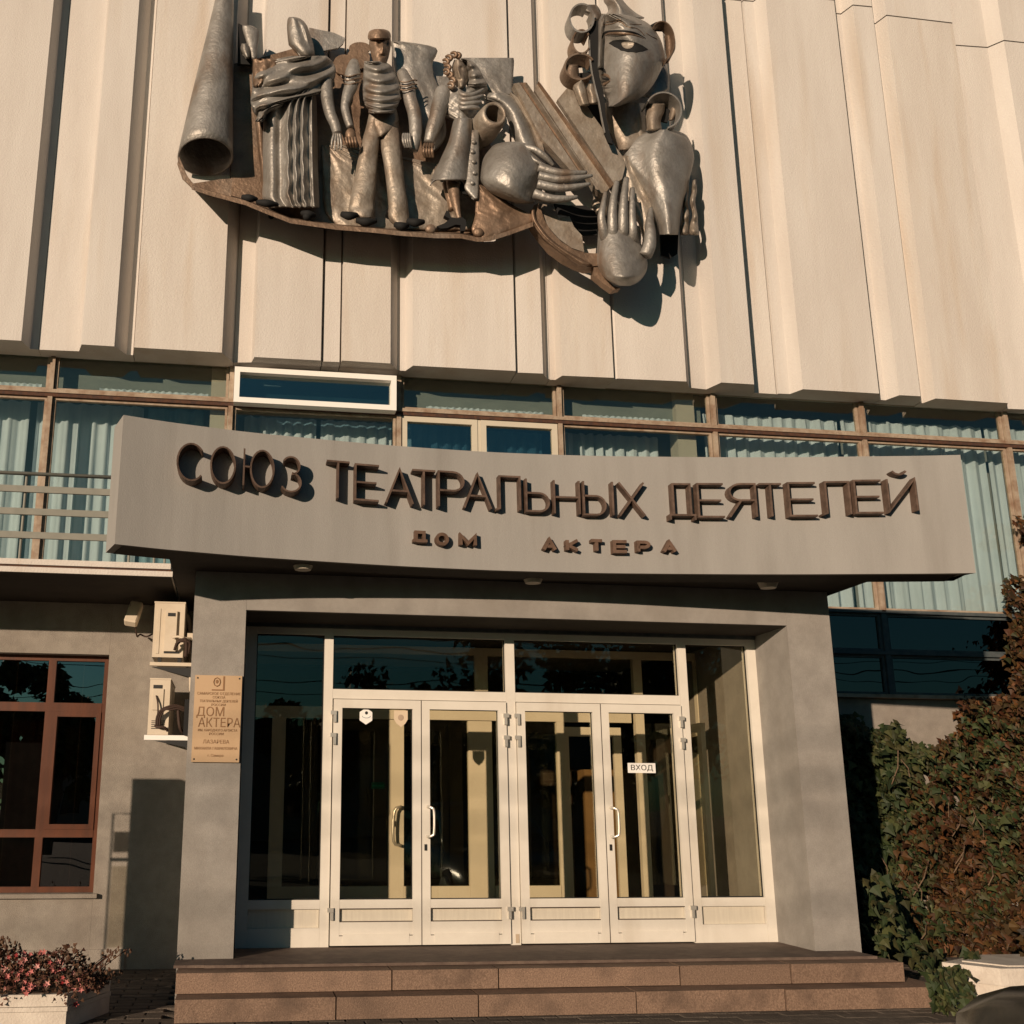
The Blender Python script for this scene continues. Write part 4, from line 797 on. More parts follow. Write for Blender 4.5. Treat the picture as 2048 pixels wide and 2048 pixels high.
for j in range(5):
    for k in range(28):
        l_ = (k+1) % 28; bm.faces.new((ro[j][k], ro[j+1][k], ro[j+1][l_], ro[j][l_])); bm.faces.new((ri[j][k], ri[j][l_], ri[j+1][l_], ri[j+1][k]))
for k in range(28): l_ = (k+1) % 28; bm.faces.new((ro[0][k], ro[0][l_], ri[0][l_], ri[0][k]))
bm.faces.new(ri[5]); obj('cuff', bm, SHEET, LF, smooth=True)
limb('leg', T5, [(375, 440, 10.12, .075), (385, 540, 10.08, .065), (402, 640, 10.06, .05), (420, 730, 10.06, .034), (432, 780, 10.06, .03)], BRONZ, LF)
limb('leg', T5, [(330, 470, 10.2, .06), (345, 560, 10.18, .05), (370, 700, 10.16, .035)], BRONZ, LF)
sheet('shoe', T5, [(235, 845), (300, 820), (350, 780), (300, 750), (320, 705), (345, 720), (360, 765), (425, 775), (460, 765), (490, 790), (496, 830), (480, 885), (450, 885), (445, 835), (400, 830), (330, 860), (270, 865)], 10.0, .06, BLACK, LF)
# --- beams
for nm, pts, Y_, t_, m_ in (('beam', [(535, 505), (568, 498), (925, 1030), (880, 1030), (700, 830)], 10.0, .10, SHEET), ('beam', [(572, 500), (608, 497), (985, 1045), (930, 1030)], 10.07, .08, BRONZ), ('beam', [(612, 497), (634, 525), (1065, 1165), (1030, 1140), (975, 1040)], 9.99, .10, SHEET),
        ('beam', [(660, 545), (682, 490), (1120, 1125), (1090, 1165), (1065, 1165)], 10.02, .09, SHEET), ('beam', [(684, 490), (698, 503), (1142, 1112), (1126, 1124)], 9.97, .05, BRONZ),
        ('wide_plank', [(800, 600), (880, 505), (930, 560), (1010, 690), (1190, 940), (1210, 1000), (1190, 1080), (1142, 1108)], 10.08, .06, SHEET)):
    sheet(nm, T2, pts, Y_, t_, m_, bev=.006)
sheet('beam', T2, [(515, 555), (560, 590), (700, 830), (740, 990), (690, 900), (640, 760)], 10.05, .04, SHEET)
# --- lower right backing and harp-shaped crescent
relief('back_plate', T2, [(1190, 1240, 940), (1170, 1290, 1020), (1180, 1320, 1080), (1200, 1350, 1160), (1250, 1375, 1230), (1290, 1385, 1330), (1320, 1390, 1430)], 10.16, .03, SHEET, nu=14, fold=lambda u, v: nz(u, v, .012))
relief('back_plate', T2, [(1000, 1100, 1110), (1020, 1120, 1180), (1010, 1110, 1230), (1040, 1100, 1290)], 10.2, .03, SHEET, nu=8)
sheet('gap_shade', T2, [(780, 1230), (870, 1240), (960, 1240), (1060, 1290), (1060, 1420), (950, 1420), (860, 1300), (800, 1290)], 10.36, .02, BLACK)  # black sheet painted as the shade in the gap under the beams
sheet('crescent', T5, [(1060, 735), (1090, 660), (1130, 642), (1150, 700), (1180, 790), (1240, 890), (1330, 985), (1440, 1050), (1540, 1078), (1650, 1085), (1650, 1190), (1560, 1200), (1480, 1172), (1360, 1110), (1240, 1020), (1150, 910), (1085, 820)], 10.08, .16, BRONZ, bev=.01)
sheet('crescent', T5, [(1135, 645), (1255, 665), (1318, 800), (1330, 765), (1400, 757), (1440, 850), (1510, 925), (1530, 1072), (1420, 1035), (1310, 955), (1215, 850), (1160, 740)], 10.14, .08, SHEET, bev=.008)
relief('crescent_rim', T5, [(1060, 1095, 700), (1068, 1110, 780), (1110, 1160, 860), (1180, 1235, 950), (1290, 1350, 1040), (1400, 1490, 1120), (1490, 1600, 1180)], 10.06, .05, BRONZ, nu=8)
# --- big open hand lying sideways
P1 = relief('large_hand', T5, [(850, 960, 102), (750, 1070, 125), (700, 1140, 170), (655, 1180, 230), (628, 1205, 300), (615, 1190, 370), (615, 1160, 430), (650, 1130, 490), (705, 1115, 540), (800, 1105, 590), (920, 1095, 632)], 10.10, lambda v: .08+.30*max(0, sin(pi*(.04+.9*v)))**.55, STEEL, nu=34, k=6, prof=.55, fold=lambda u, v: nz(u, v, .004)-.08*math.exp(-((u-.88)/.12)**2-((v-.22)/.12)**2))
limb('finger', T5, [(1130, 330, 9.86, .05), (1280, 372, 9.82, .045), (1420, 380, 9.8, .036), (1550, 372, 9.8, .018)], STEEL, P1, 10)
limb('finger', T5, [(1130, 400, 9.84, .045), (1300, 435, 9.8, .042), (1450, 425, 9.78, .034), (1600, 400, 9.78, .016)], STEEL, P1, 10)
limb('finger', T5, [(1120, 475, 9.86, .048), (1300, 510, 9.82, .042), (1450, 500, 9.8, .034), (1580, 472, 9.8, .018)], STEEL, P1, 10)
limb('finger', T5, [(1090, 560, 9.92, .055), (1230, 602, 9.88, .045), (1360, 605, 9.86, .036), (1470, 588, 9.86, .02)], STEEL, P1, 10)
limb('thumb', T5, [(1010, 150, 9.92, .03), (1100, 175, 9.88, .035), (1190, 240, 9.88, .035), (1260, 315, 9.9, .02)], STEEL, P1, 10)
limb('thumb', T5, [(1020, 190, 9.9, .015), (1080, 255, 9.86, .02), (1160, 300, 9.85, .02), (1240, 330, 9.88, .014)], STEEL, P1, 8)
# --- upright hand
P2 = relief('upright_hand', T6, [(300, 650, 820), (270, 690, 870), (262, 715, 950), (255, 745, 1050), (246, 790, 1140), (242, 815, 1220), (255, 825, 1300), (290, 810, 1380), (350, 770, 1450), (430, 710, 1500), (500, 640, 1530)], lambda v: 10.14, lambda v: (.20+.22*v)*min(1, max(.15, (1.03-v)*4))**.5, STEEL, nu=34, k=6, prof=.5, fold=lambda u, v: .012*sin(2*pi*u*4)*max(0, .5-v)+nz(u, v, .004))
limb('finger', T6, [(345, 485, 9.93, .022), (322, 620, 9.90, .032), (300, 760, 9.90, .042), (318, 900, 9.94, .05), (340, 1010, 10.0, .05)], STEEL, P2, 10)
limb('finger', T6, [(475, 370, 9.93, .03), (445, 520, 9.88, .04), (425, 700, 9.88, .048), (428, 900, 9.92, .056), (440, 1010, 9.98, .05)], STEEL, P2, 10)
limb('finger', T6, [(585, 325, 9.93, .03), (562, 500, 9.88, .042), (548, 700, 9.88, .050), (545, 900, 9.92, .058), (550, 1010, 9.98, .05)], STEEL, P2, 10)
limb('finger', T6, [(652, 440, 9.95, .026), (648, 600, 9.91, .035), (648, 750, 9.91, .042), (655, 920, 9.94, .052), (645, 1020, 10.0, .05)], STEEL, P2, 10)
limb('thumb', T6, [(862, 665, 9.98, .022), (848, 800, 9.95, .045), (855, 950, 9.93, .062), (845, 1090, 9.93, .07), (800, 1200, 9.95, .07)], STEEL, P2, 12)
sheet('wrist_plate', T6, [(215, 1240), (245, 1300), (330, 1440), (440, 1545), (520, 1570), (430, 1590), (330, 1520), (210, 1420)], 10.1, .1, BRONZ, P2)
# --- shoulder and arm behind the mask
relief('shoulder', T2, [(1390, 1500, 782), (1300, 1570, 810), (1240, 1600, 850), (1205, 1618, 900), (1200, 1625, 950), (1225, 1615, 1010), (1265, 1600, 1070), (1310, 1585, 1140), (1350, 1565, 1210), (1385, 1548, 1290), (1410, 1538, 1370), (1418, 1530, 1412)], 10.26, .36, STEEL, nu=36, k=6, prof=.5, t=.02, fold=lambda u, v: -.10*math.exp(-((u-.22)/.16)**2-((v-.25)/.28)**2)+nz(u, v, .004))
sheet('arm_opening_shade', T2, [(1420, 1415), (1530, 1415), (1525, 1530), (1480, 1560), (1425, 1540)], 10.40, .02, BLACK)  # shade inside the arm's open end, painted as a black sheet
for k, (x, w_) in enumerate(((1580, 26), (1625, 32))):
    relief('wavy_tassel', T2, [(x-4, x+8, 1075+k*10), (x-14, x+w_*.5, 1150), (x-22, x+6, 1220), (x-20+k*14, x+w_*.6, 1290), (x-32+k*8, x+w_*.4+k*10, 1350), (x-36+k*12, x+w_*.5+k*14, 1412)], 10.28, .06, SHEET, nu=8, k=5, fold=lambda u, v: .03*sin(v*22))
sheet('tassel_plate', T2, [(1600, 1035), (1650, 1060), (1668, 1100), (1672, 1330), (1665, 1400), (1550, 1412), (1570, 1200)], 10.42, .02, BLACK) if False else None
# --- half mask
nose = lambda u, v: .10*math.exp(-(u/.085)**2)*(v < .68)*(min(1, max(0, (.70-v)*14)))
MK = relief('half_mask', T3, [(560, 800, 165), (548, 960, 205), (540, 1090, 260), (536, 1190, 340), (534, 1250, 430), (530, 1292, 520), (526, 1318, 620), (522, 1335, 720), (522, 1310, 790), (530, 1265, 880), (540, 1225, 960), (560, 1180, 1030), (590, 1120, 1100), (618, 1030, 1170), (638, 890, 1230), (645, 760, 1272)], 10.10, lambda v: .46-.06*v, STEEL, nu=64, k=7, prof=.62, t=.025,
    fold=lambda u, v: nose(u, v) - .16*(1-u)**3 + .03*math.exp(-((u-.30)/.28)**2-((v-.235+.10*(u-.35)**2)/.018)**2) - .05*math.exp(-((u-.32)/.26)**2-((v-.30-.10*u)/.045)**2)
        + .05*math.exp(-(u/.16)**2-((v-.73)/.028)**2)+.05*math.exp(-(u/.16)**2-((v-.79)/.028)**2)-.03*math.exp(-(u/.14)**2-((v-.76)/.014)**2)-.07*math.exp(-((u-.04)/.10)**2-((v-.69)/.022)**2)
        +(.012*sin(38*v+7*sin(5*u)) if v < .2 else 0)+.03*math.exp(-(u/.2)**2-((v-.93)/.06)**2))
from mathutils.bvhtree import BVHTree
def surface(o, lo=Vector((0, 0, 0))):
    return BVHTree.FromPolygons([tuple(v_.co) for v_ in o.data.vertices], [tuple(p_.vertices) for p_ in o.data.polygons])
MB_ = surface(MK)
def onm(q, off):
    d = W(q, 10.).normalized(); h = MB_.ray_cast(Vector((0, 0, 0)), d)[0]
    return (h if h else W(q, 9.85))-d*off
def inlay(name, T, pts, off, m, par, c=None):
    cx_ = sum(p[0] for p in pts)/len(pts) if not c else c[0]; cy_ = sum(p[1] for p in pts)/len(pts) if not c else c[1]; bm = bmesh.new(); R_ = []
    ctr = bm.verts.new(onm(T(cx_, cy_), off))
    for f_ in (.12, .25, .38, .5, .62, .75, .88, 1): R_.append([bm.verts.new(onm(T(cx_+(x-cx_)*f_, cy_+(y-cy_)*f_), off)) for x, y in pts])
    n_ = len(pts)
    for i in range(n_):
        j = (i+1) % n_; bm.faces.new((ctr, R_[0][i], R_[0][j]))
        for k in range(7): bm.faces.new((R_[k][i], R_[k+1][i], R_[k+1][j], R_[k][j]))
    edge = [bm.verts.new(v_.co+Vector((0, .02, 0))) for v_ in R_[-1]]
    for i in range(n_): j = (i+1) % n_; bm.faces.new((R_[-1][i], edge[i], edge[j], R_[-1][j]))
    return obj(name, bm, m, par, smooth=False)
def line(name, pts, off, m, n=6):
    pp = spline(pts, 5); bm = bmesh.new(); tube(bm, [onm(T3(p[0], p[1]), off) for p in pp], [max(.003, p[2]) for p in pp], n); return obj(name, bm, m, MK, smooth=True)
ev = [(655, 515), (700, 488), (780, 478), (830, 480), (880, 486), (980, 512), (1060, 550), (1125, 594), (1060, 615), (980, 630), (880, 625), (800, 605), (720, 560)]
inlay('eye', T3, ev, .014, BLACK, MK)  # black inlay paints the shaded hollow of the cut-out eye
inlay('iris', T3, [(880+76*math.cos(rad(18*k)), 535+(58 if k > 10 else 30)*math.sin(rad(18*k))*-1) if False else (880+76*math.cos(rad(18*k)), 520+(68 if k <= 10 else 16)*math.sin(rad(18*k))) for k in range(20)], .020, SHEET, MK)
line('eyebrow', [(568, 470, .004), (578, 425, .010), (600, 395, .012), (660, 380, .012), (780, 376, .012), (900, 384, .012), (1000, 412, .010), (1095, 465, .004)], .0, BLACK)
line('brow_shadow', [(600, 430, .004), (660, 402, .016), (780, 402, .02), (900, 414, .018), (1000, 440, .012), (1080, 472, .005)], -.008, BRONZ)
line('nostril', [(528, 835, .010), (560, 832, .016), (590, 848, .016), (612, 880, .008)], 0, BLACK)
line('lip', [(560, 905, .010), (600, 905, .016), (640, 920, .016), (668, 950, .006)], 0, BRONZ)
line('lip', [(560, 1015, .012), (600, 1020, .020), (640, 1000, .018), (668, 970, .006)], 0, BRONZ)
line('mouth', [(575, 950, .008), (620, 955, .016), (655, 958, .012)], .002, BLACK)
sheet('mask_edge', T3, [(430, 300), (470, 255), (535, 232), (540, 400), (532, 600), (522, 820), (540, 940), (580, 1080), (605, 1250), (612, 1400), (650, 1560), (700, 1740), (650, 1720), (600, 1600), (560, 1420), (530, 1230), (490, 1080), (450, 900), (420, 700), (410, 480)], 9.93, .03, BLACK, MK)
sheet('mask_rim', T3, [(412, 480), (424, 480), (430, 700), (458, 890), (500, 1080), (540, 1230), (575, 1430), (610, 1600), (598, 1600), (560, 1430), (526, 1230), (486, 1080), (446, 900), (416, 700)], 9.915, .02, STEEL, MK)
sheet('mask_edge', T3, [(535, 232), (560, 180), (600, 170), (560, 240), (552, 400), (545, 600), (538, 800), (530, 800), (536, 500)], 9.88, .04, STEEL, MK)
for pts in ([(620, 265), (700, 258), (760, 236), (800, 240)], [(580, 300), (680, 290), (780, 262), (860, 320), (900, 330), (1000, 350), (1080, 430)], [(900, 290), (960, 296), (1040, 296)], [(1100, 400), (1160, 440), (1230, 470)]):
    line('forehead_line', [(x, y, .006) for x, y in pts], 0, BRONZ)
relief('neck', T3, [(600, 1085, 1240), (615, 1090, 1350), (630, 1100, 1450), (660, 1100, 1560), (700, 1110, 1650), (740, 1090, 1730), (770, 940, 1800)], 10.24, .12, SHEET, nu=20, k=5, fold=lambda u, v: .03*math.exp(-((u-.85)/.05)**2))
relief('jaw', T3, [(1100, 1330, 800), (1080, 1380, 900), (1060, 1380, 1000), (1050, 1370, 1080), (1060, 1250, 1160)], 10.34, .06, STEEL, nu=12)
relief('crown', T3, [(560, 700, -180), (590, 760, -80), (600, 820, 0), (635, 860, 50), (650, 920, 110), (620, 1000, 170), (600, 1080, 210)], 10.2, .22, STEEL, nu=20, k=5, fold=lambda u, v: .02*sin(9*u+4*v))
# curled strips of hair
H_ = dict(par=S)
band('hair_curl', T3, 325, 215, 155, 180, 9.88, 10.06, 20, STEEL, None, 60, 395)
relief('hair_curl', T3, [(270, 500, 55), (240, 540, 110), (400, 560, 170), (430, 560, 230)], 10.1, .12, STEEL, nu=14)
band('hair_curl', T3, 320, 500, 115, 150, 9.90, 10.08, 18, BRONZ, None, 35, 330)
band('hair_curl', T3, 300, 800, 190, 165, 9.90, 10.08, 20, BRONZ, None, 30, 320)
relief('hair_curl', T3, [(150, 280, 780), (115, 290, 860), (125, 300, 930), (170, 420, 980)], 10.0, .08, BRONZ, nu=10)
sheet('hair_shadow', T3, [(215, 690), (300, 650), (410, 655), (415, 800), (250, 810)], 10.18, .02, BLACK)  # black sheets paint the shade between the hair curls
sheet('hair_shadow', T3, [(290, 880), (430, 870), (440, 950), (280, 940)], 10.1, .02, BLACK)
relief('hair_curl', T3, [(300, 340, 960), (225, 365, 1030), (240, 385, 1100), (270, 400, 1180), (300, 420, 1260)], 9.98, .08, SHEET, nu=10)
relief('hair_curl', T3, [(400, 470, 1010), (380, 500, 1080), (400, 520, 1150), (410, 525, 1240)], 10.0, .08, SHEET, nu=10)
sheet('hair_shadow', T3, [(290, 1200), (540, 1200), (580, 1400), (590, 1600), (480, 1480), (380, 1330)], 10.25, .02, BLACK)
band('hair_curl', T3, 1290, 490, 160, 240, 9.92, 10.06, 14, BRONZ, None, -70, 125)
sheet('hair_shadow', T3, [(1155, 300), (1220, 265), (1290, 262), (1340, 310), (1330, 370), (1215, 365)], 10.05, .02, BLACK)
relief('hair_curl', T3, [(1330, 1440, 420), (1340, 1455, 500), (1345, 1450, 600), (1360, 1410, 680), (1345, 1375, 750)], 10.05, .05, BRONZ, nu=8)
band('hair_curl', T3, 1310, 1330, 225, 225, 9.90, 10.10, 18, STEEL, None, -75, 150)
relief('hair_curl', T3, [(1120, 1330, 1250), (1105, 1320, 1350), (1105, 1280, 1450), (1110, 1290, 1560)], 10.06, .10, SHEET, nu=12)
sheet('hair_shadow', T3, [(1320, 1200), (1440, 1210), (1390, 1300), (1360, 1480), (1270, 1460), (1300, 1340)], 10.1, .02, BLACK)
relief('hair_curl', T3, [(1420, 1480, 1180), (1400, 1500, 1280), (1390, 1480, 1360), (1380, 1430, 1440)], 10.08, .06, SHEET, nu=8)

# ================================================================== IVY, PLANTERS, CAR
W = W0; DY = 0
def inside(p, poly):
    x, y = p; c = False; n = len(poly)
    for i in range(n):
        x1, y1 = poly[i]; x2, y2 = poly[(i+1) % n]
        if (y1 > y) != (y2 > y) and x < (x2-x1)*(y-y1)/(y2-y1)+x1: c = not c
    return c
def leaf_mesh(name, pts, size, m, par, droop=.7, rng=random):
    vs, fs = [], []
    for p in pts:
        s = size*rng.choice((.5, .7, .9, 1.0, 1.2, 1.55))*rng.uniform(.85, 1.15); d = Vector((rng.uniform(-.7, .7), rng.uniform(-.9, .25), -droop+rng.uniform(-.5, .5))).normalized()
        sd = d.cross(Vector((rng.uniform(-.6, .6), -1, rng.uniform(-.5, .5)))).normalized(); nn = d.cross(sd)
        b = len(vs); cu_ = nn*s*rng.uniform(.05, .2)
        vs += [p, p+d*s*.12+sd*s*.50+cu_, p+d*s*.46+sd*s*.24, p+d*s*1.02-cu_*.6, p+d*s*.46-sd*s*.24, p+d*s*.12-sd*s*.50+cu_, p+d*s*.36-cu_*.4]
        fs += [(b, b+1, b+6), (b+1, b+2, b+6), (b+2, b+3, b+6), (b+3, b+4, b+6), (b+4, b+5, b+6), (b+5, b, b+6)]
    me = bpy.data.meshes.new(name); me.from_pydata([tuple(x) for x in vs], [], fs); o = link(name, me, m, par); o['kind'] = 'stuff'; return o
def patch(poly, holes, n, Y0, Y1, rng):
    xs = [p[0] for p in poly]; ys = [p[1] for p in poly]; out = []
    while len(out) < n:
        q = (rng.uniform(min(xs), max(xs)), rng.uniform(min(ys), max(ys)))
        jit = (q[0]+rng.gauss(0, 6)+9*sin(q[1]*.045), q[1]+rng.gauss(0, 6)+8*sin(q[0]*.06))
        if rng.random() < .55*max(0, sin(q[0]*.085+2*sin(q[1]*.03))*sin(q[1]*.055+1.5*sin(q[0]*.04))): continue
        if not inside(jit, poly): continue
        if any(((q[0]-h[0])/h[2])**2+((q[1]-h[1])/h[3])**2 < 1+.5*sin(q[0]*.5)*sin(q[1]*.35) for h in holes): continue
        cl = .5+.5*sin(q[0]*.06+1.3*sin(q[1]*.05))*sin(q[1]*.07)
        Yl = Y0+(Y1-Y0)*(rng.random()**.6)-.30*(cl*cl-.3)*(1 if Y1-Y0 > .1 else 0)
        out.append(W(q, Yl))
    return out
rg = random.Random(3)
holes = [(1851, 1545, 11, 27), (1912, 1590, 9, 30), (1932, 1625, 6, 12), (1982, 1590, 10, 14), (1903, 1530, 5, 12), (1846, 1790, 13, 30), (1868, 1815, 7, 10), (2030, 1800, 14, 16), (1960, 1835, 7, 6)]
iv_g = empty('ivy', tuple(W((1780, 1900), 10.9)), 'green climbing ivy hanging on the wall just right of the porch pillar', 'ivy')
gp = patch([(1660, 1430), (1700, 1428), (1745, 1465), (1765, 1448), (1795, 1452), (1815, 1490), (1850, 1486), (1880, 1530), (1885, 1640), (1870, 1700), (1850, 1760), (1830, 1830), (1800, 1920), (1735, 1915), (1720, 1760), (1700, 1600)], holes, 7200, 10.62, 10.96, rg)
leaf_mesh('foliage', gp, .075, IVYG, iv_g, rng=rg)
gp = patch([(1725, 1745), (1760, 1740), (1780, 1800), (1830, 1870), (1880, 1930), (1890, 1950), (1925, 1960), (1955, 1985), (1930, 2015), (1880, 2020), (1855, 1990), (1835, 1940), (1770, 1900), (1735, 1880)], [], 1500, 8.9, 10.4, rg)
leaf_mesh('foliage', gp, .085, IVYG, iv_g, rng=rg)
MIXP = [(1850, 1490), (1900, 1490), (1960, 1400), (2060, 1400), (2060, 1780), (1960, 1850), (1850, 1900), (1820, 1860), (1860, 1700)]
gp = patch(MIXP, holes, 3000, 10.55, 10.80, rg); leaf_mesh('foliage', [p for p in gp if sin(p.x*5)+sin(p.z*4) > -.2], .066, IVYG, iv_g, rng=rg)
iv_r = empty('ivy', tuple(W((1950, 1900), 10.9)), 'reddish brown autumn ivy covering the wall at the right edge', 'ivy')
gp = patch([(1855, 1488), (1885, 1478), (1930, 1500), (1920, 1465), (1930, 1400), (1960, 1388), (2000, 1392), (2100, 1395), (2110, 1990), (2040, 1990), (1960, 1975), (1900, 1960), (1850, 1920), (1810, 1880), (1840, 1800), (1870, 1700), (1882, 1600)], holes, 17000, 10.60, 10.96, rg)
leaf_mesh('foliage', gp, .060, IVYR, iv_r, rng=rg)
gp = patch([(2010, 1165), (2030, 1150), (2110, 1150), (2110, 1400), (2020, 1400), (2015, 1330), (2022, 1250), (2006, 1210)], [], 1300, 10.70, 10.93, rg)+patch([(2028, 1050), (2045, 1030), (2100, 1030), (2100, 1080), (2040, 1078)], [], 160, 10.75, 10.92, rg)
leaf_mesh('foliage', gp, .075, IVYR, iv_r, rng=rg)
for k in range(26):
    x = rg.uniform(1760, 2060); pts = []; y = 2000
    while y > rg.uniform(1420, 1700): pts.append(tuple(W((x, y), 10.95))); y -= 60; x += rg.uniform(-14, 14)
    if len(pts) > 2:
        bm = bmesh.new(); tube(bm, pts, .008, 5); obj('stem', bm, STEMM, iv_g if x < 1870 else iv_r)
gp = patch([(1862, 1930), (1900, 1938), (1932, 1952), (1950, 1988), (1925, 2012), (1885, 2018), (1862, 1985)], [], 420, 7.35, 7.6, rg)+patch([(1925, 1900), (1945, 1898), (1955, 1915), (1935, 1925)], [], 40, 7.8, 7.9, rg)
leaf_mesh('foliage', gp, .06, IVYG, iv_g, rng=rg)
for k in range(16):
    x, y = rg.uniform(1755, 2030), rg.uniform(1480, 1900); a_ = rg.uniform(-.6, .6); L_ = rg.uniform(30, 70)
    bm = bmesh.new(); tube(bm, [tuple(W((x, y), 10.62)), tuple(W((x+L_*.5*sin(a_)+6, y+L_*.5), 10.50)), tuple(W((x+L_*sin(a_), y+L_), 10.52))], .006, 5); obj('stem', bm, STEMM, iv_g if x < 1870 else iv_r)
gp = patch([(1800, 1640), (1870, 1500), (1880, 1700), (1830, 1850), (1790, 1880)], holes, 260, 10.5, 10.7, rg); leaf_mesh('foliage', gp, .066, IVYR, iv_r, rng=rg)
# ---- left flower box
ZBX = -1.17
PXR, PYF = -1.02, 7.70
lp = empty('flower_box', (PXR-.9, PYF+.3, H0), 'white concrete flower box with raised bands at the lower left corner', 'flower box')
dep = .58
def fplan(d): return [(-3.2-d, PYF-d), (PXR+d*.9, PYF-d), (PXR+.21+d, PYF+dep+d), (-3.2-d, PYF+dep+d)]
for nm, d, z0, z1 in (('box_body', 0, H0, ZBX-.105), ('band', .006, ZBX-.102, ZBX-.075), ('rim', .0, ZBX-.072, ZBX)):
    bm = bmesh.new(); vprism(bm, fplan(d), z0, z1); obj(nm, bm, CONW, lp, bevel=.006)
bm = bmesh.new(); vprism(bm, fplan(-.04), ZBX+.0005, ZBX+.006); obj('soil', bm, mat('soil', (.05, .035, .025), (.08, .055, .04), 1, scale=30), lp)
pet = empty('petunias', (PXR-.7, PYF+.3, ZBX), 'tangled pink flowering petunias with browning leaves spilling over the left flower box', 'flowers')
rp = random.Random(11); lv, fl_, st2 = [], [], []
for k in range(4200):
    x = PXR-1.55+1.75*rp.random(); y = PYF-.05+dep*rp.random(); e = min(1, (PXR+.22-x)/.28)
    h = (.235+.04*sin(x*11))*max(.12, e); z = ZBX+.01+h*rp.random()**.8 - (.11*rp.random() if y < PYF+.02 and sin(x*17) > 0 else 0)
    lv.append(Vector((x, y, z)))
leaf_mesh('leaves', lv, .026, PETL, pet, .1, rp)
def blossoms(n, size, m, nm):
    vs, fs = [], []
    for k in range(n):
        x = PXR-1.55+1.68*rp.random(); y = PYF-.07+.4*rp.random(); e = min(1, (PXR+.15-x)/.30)
        z = ZBX+.01+(.24)*max(.1, e)*rp.random()-(.09 if rp.random() < .15 else 0); c = Vector((x, y-.05, z))
        nrm = Vector((rp.uniform(-.5, .5), -1, rp.uniform(-.2, .7))).normalized(); a = nrm.cross(Vector((0, 0, 1))).normalized(); b_ = nrm.cross(a); s = size*rp.uniform(.6, 1.2); r0 = rp.random()*6
        base = len(vs); vs.append(c-nrm*-.0); 
        for j in range(10):
            rr = s*(1 if j % 2 == 0 else .45); th = r0+2*pi*j/10; vs.append(c+a*rr*math.cos(th)+b_*rr*sin(th)+nrm*.012)
        for j in range(10): fs.append((base, base+1+j, base+1+(j+1) % 10))
    me = bpy.data.meshes.new(nm); me.from_pydata([tuple(v_) for v_ in vs], [], fs); o = link(nm, me, m, pet); o['kind'] = 'stuff'
blossoms(330, .021, PETP, 'blossoms')
for k in range(34):
    x = PXR-1.5+1.5*rp.random(); y = PYF+.05+.45*rp.random()
    if k > 20: x = PXR-.02+.12*rp.random()
    dx = rp.uniform(-.1, .10)+(.16 if k > 20 else 0); h = rp.uniform(.22, .34) if k <= 20 else rp.uniform(.06, .26); pts = [(x, y, ZBX), (x+dx*.4, y, ZBX+h*.5), (x+dx, y+rp.uniform(-.05, .03), ZBX+h)]
    bm = bmesh.new(); tube(bm, spline(pts, 4), .003, 5)
    for j in range(6):
        c = Vector(pts[2])+Vector((rp.uniform(-.03, .03), rp.uniform(-.02, .02), rp.uniform(-.05, .02))); ball(bm, c, rp.uniform(.005, .010), 6, (1, .6, 1.5))
    obj('stem', bm, PETL, pet)
# ---- right planter
r1 = empty('white_planter', (7.0, 8.9, H0), 'white concrete planter at the lower right behind the dark car', 'planter')
RP = [(5.42, 7.50), (6.6, 7.42), (6.7, 8.25), (5.80, 8.22), (5.22, 7.86)]
def rpl(d):
    cx_ = sum(p[0] for p in RP)/5; cy_ = sum(p[1] for p in RP)/5; return [(cx_+(x-cx_)*(1-d), cy_+(y-cy_)*(1-d)) for x, y in RP]
bm = bmesh.new(); vprism(bm, rpl(0), -1.19, -1.075); obj('rim', bm, CONW, r1, bevel=.012)
bm = bmesh.new(); vprism(bm, rpl(.05), H0, -1.194); obj('planter_body', bm, CONW, r1, bevel=.01)
bm = bmesh.new(); vprism(bm, rpl(.22), -1.0745, -1.066); obj('soil', bm, CONW, r1)
RX0, RY0 = 5.6, 7.5
gp = [Vector((RX0+.35+.8*rg.random(), RY0+.1+.6*rg.random(), -1.06+.5*rg.random()**.8)) for k in range(900)]
sh_ = empty('shrub', (RX0+.7, RY0+.4, -1.06), 'small orange brown shrub growing in the white planter at the right edge', 'shrub')
leaf_mesh('foliage', gp, .06, IVYR, sh_, .0, rg)
# ---- dark parked car (its bonnet corner shows at the lower right)
q = WZ((1885, 2030), -.95)
car = empty('parked_car', (3.5, 2.6, H0), 'dark glossy parked car whose bonnet and headlight show at the lower right corner', 'car')
CM = Matrix.Translation((3.76, 4.48, H0)) @ Matrix.Rotation(rad(-94), 4, 'Z')    # local +x runs back along the car from its nose
def car_loft(name, secs, m, par, sm=True, bev=0):
    "secs: (x, half width, z low, z high, roundness)"
    bm = bmesh.new(); rings = []
    for x, hw, z0, z1, cr_ in secs:
        pr = [(-hw, z0), (-hw*1.02, (z0+z1)*.5), (-hw*.985, z1-cr_), (-hw*.86, z1-cr_*.25), (-hw*.45, z1), (0, z1+.012), (hw*.45, z1), (hw*.86, z1-cr_*.25), (hw*.985, z1-cr_), (hw*1.02, (z0+z1)*.5), (hw, z0)]
        rings.append([bm.verts.new(CM @ Vector((x, y, z))) for y, z in pr])
    for a_, b_ in zip(rings, rings[1:]):
        for k in range(11): bm.faces.new((a_[k], a_[(k+1) % 11], b_[(k+1) % 11], b_[k]))
    bm.faces.new(rings[0]); bm.faces.new(rings[-1][::-1])
    return obj(name, bm, m, par, smooth=sm)
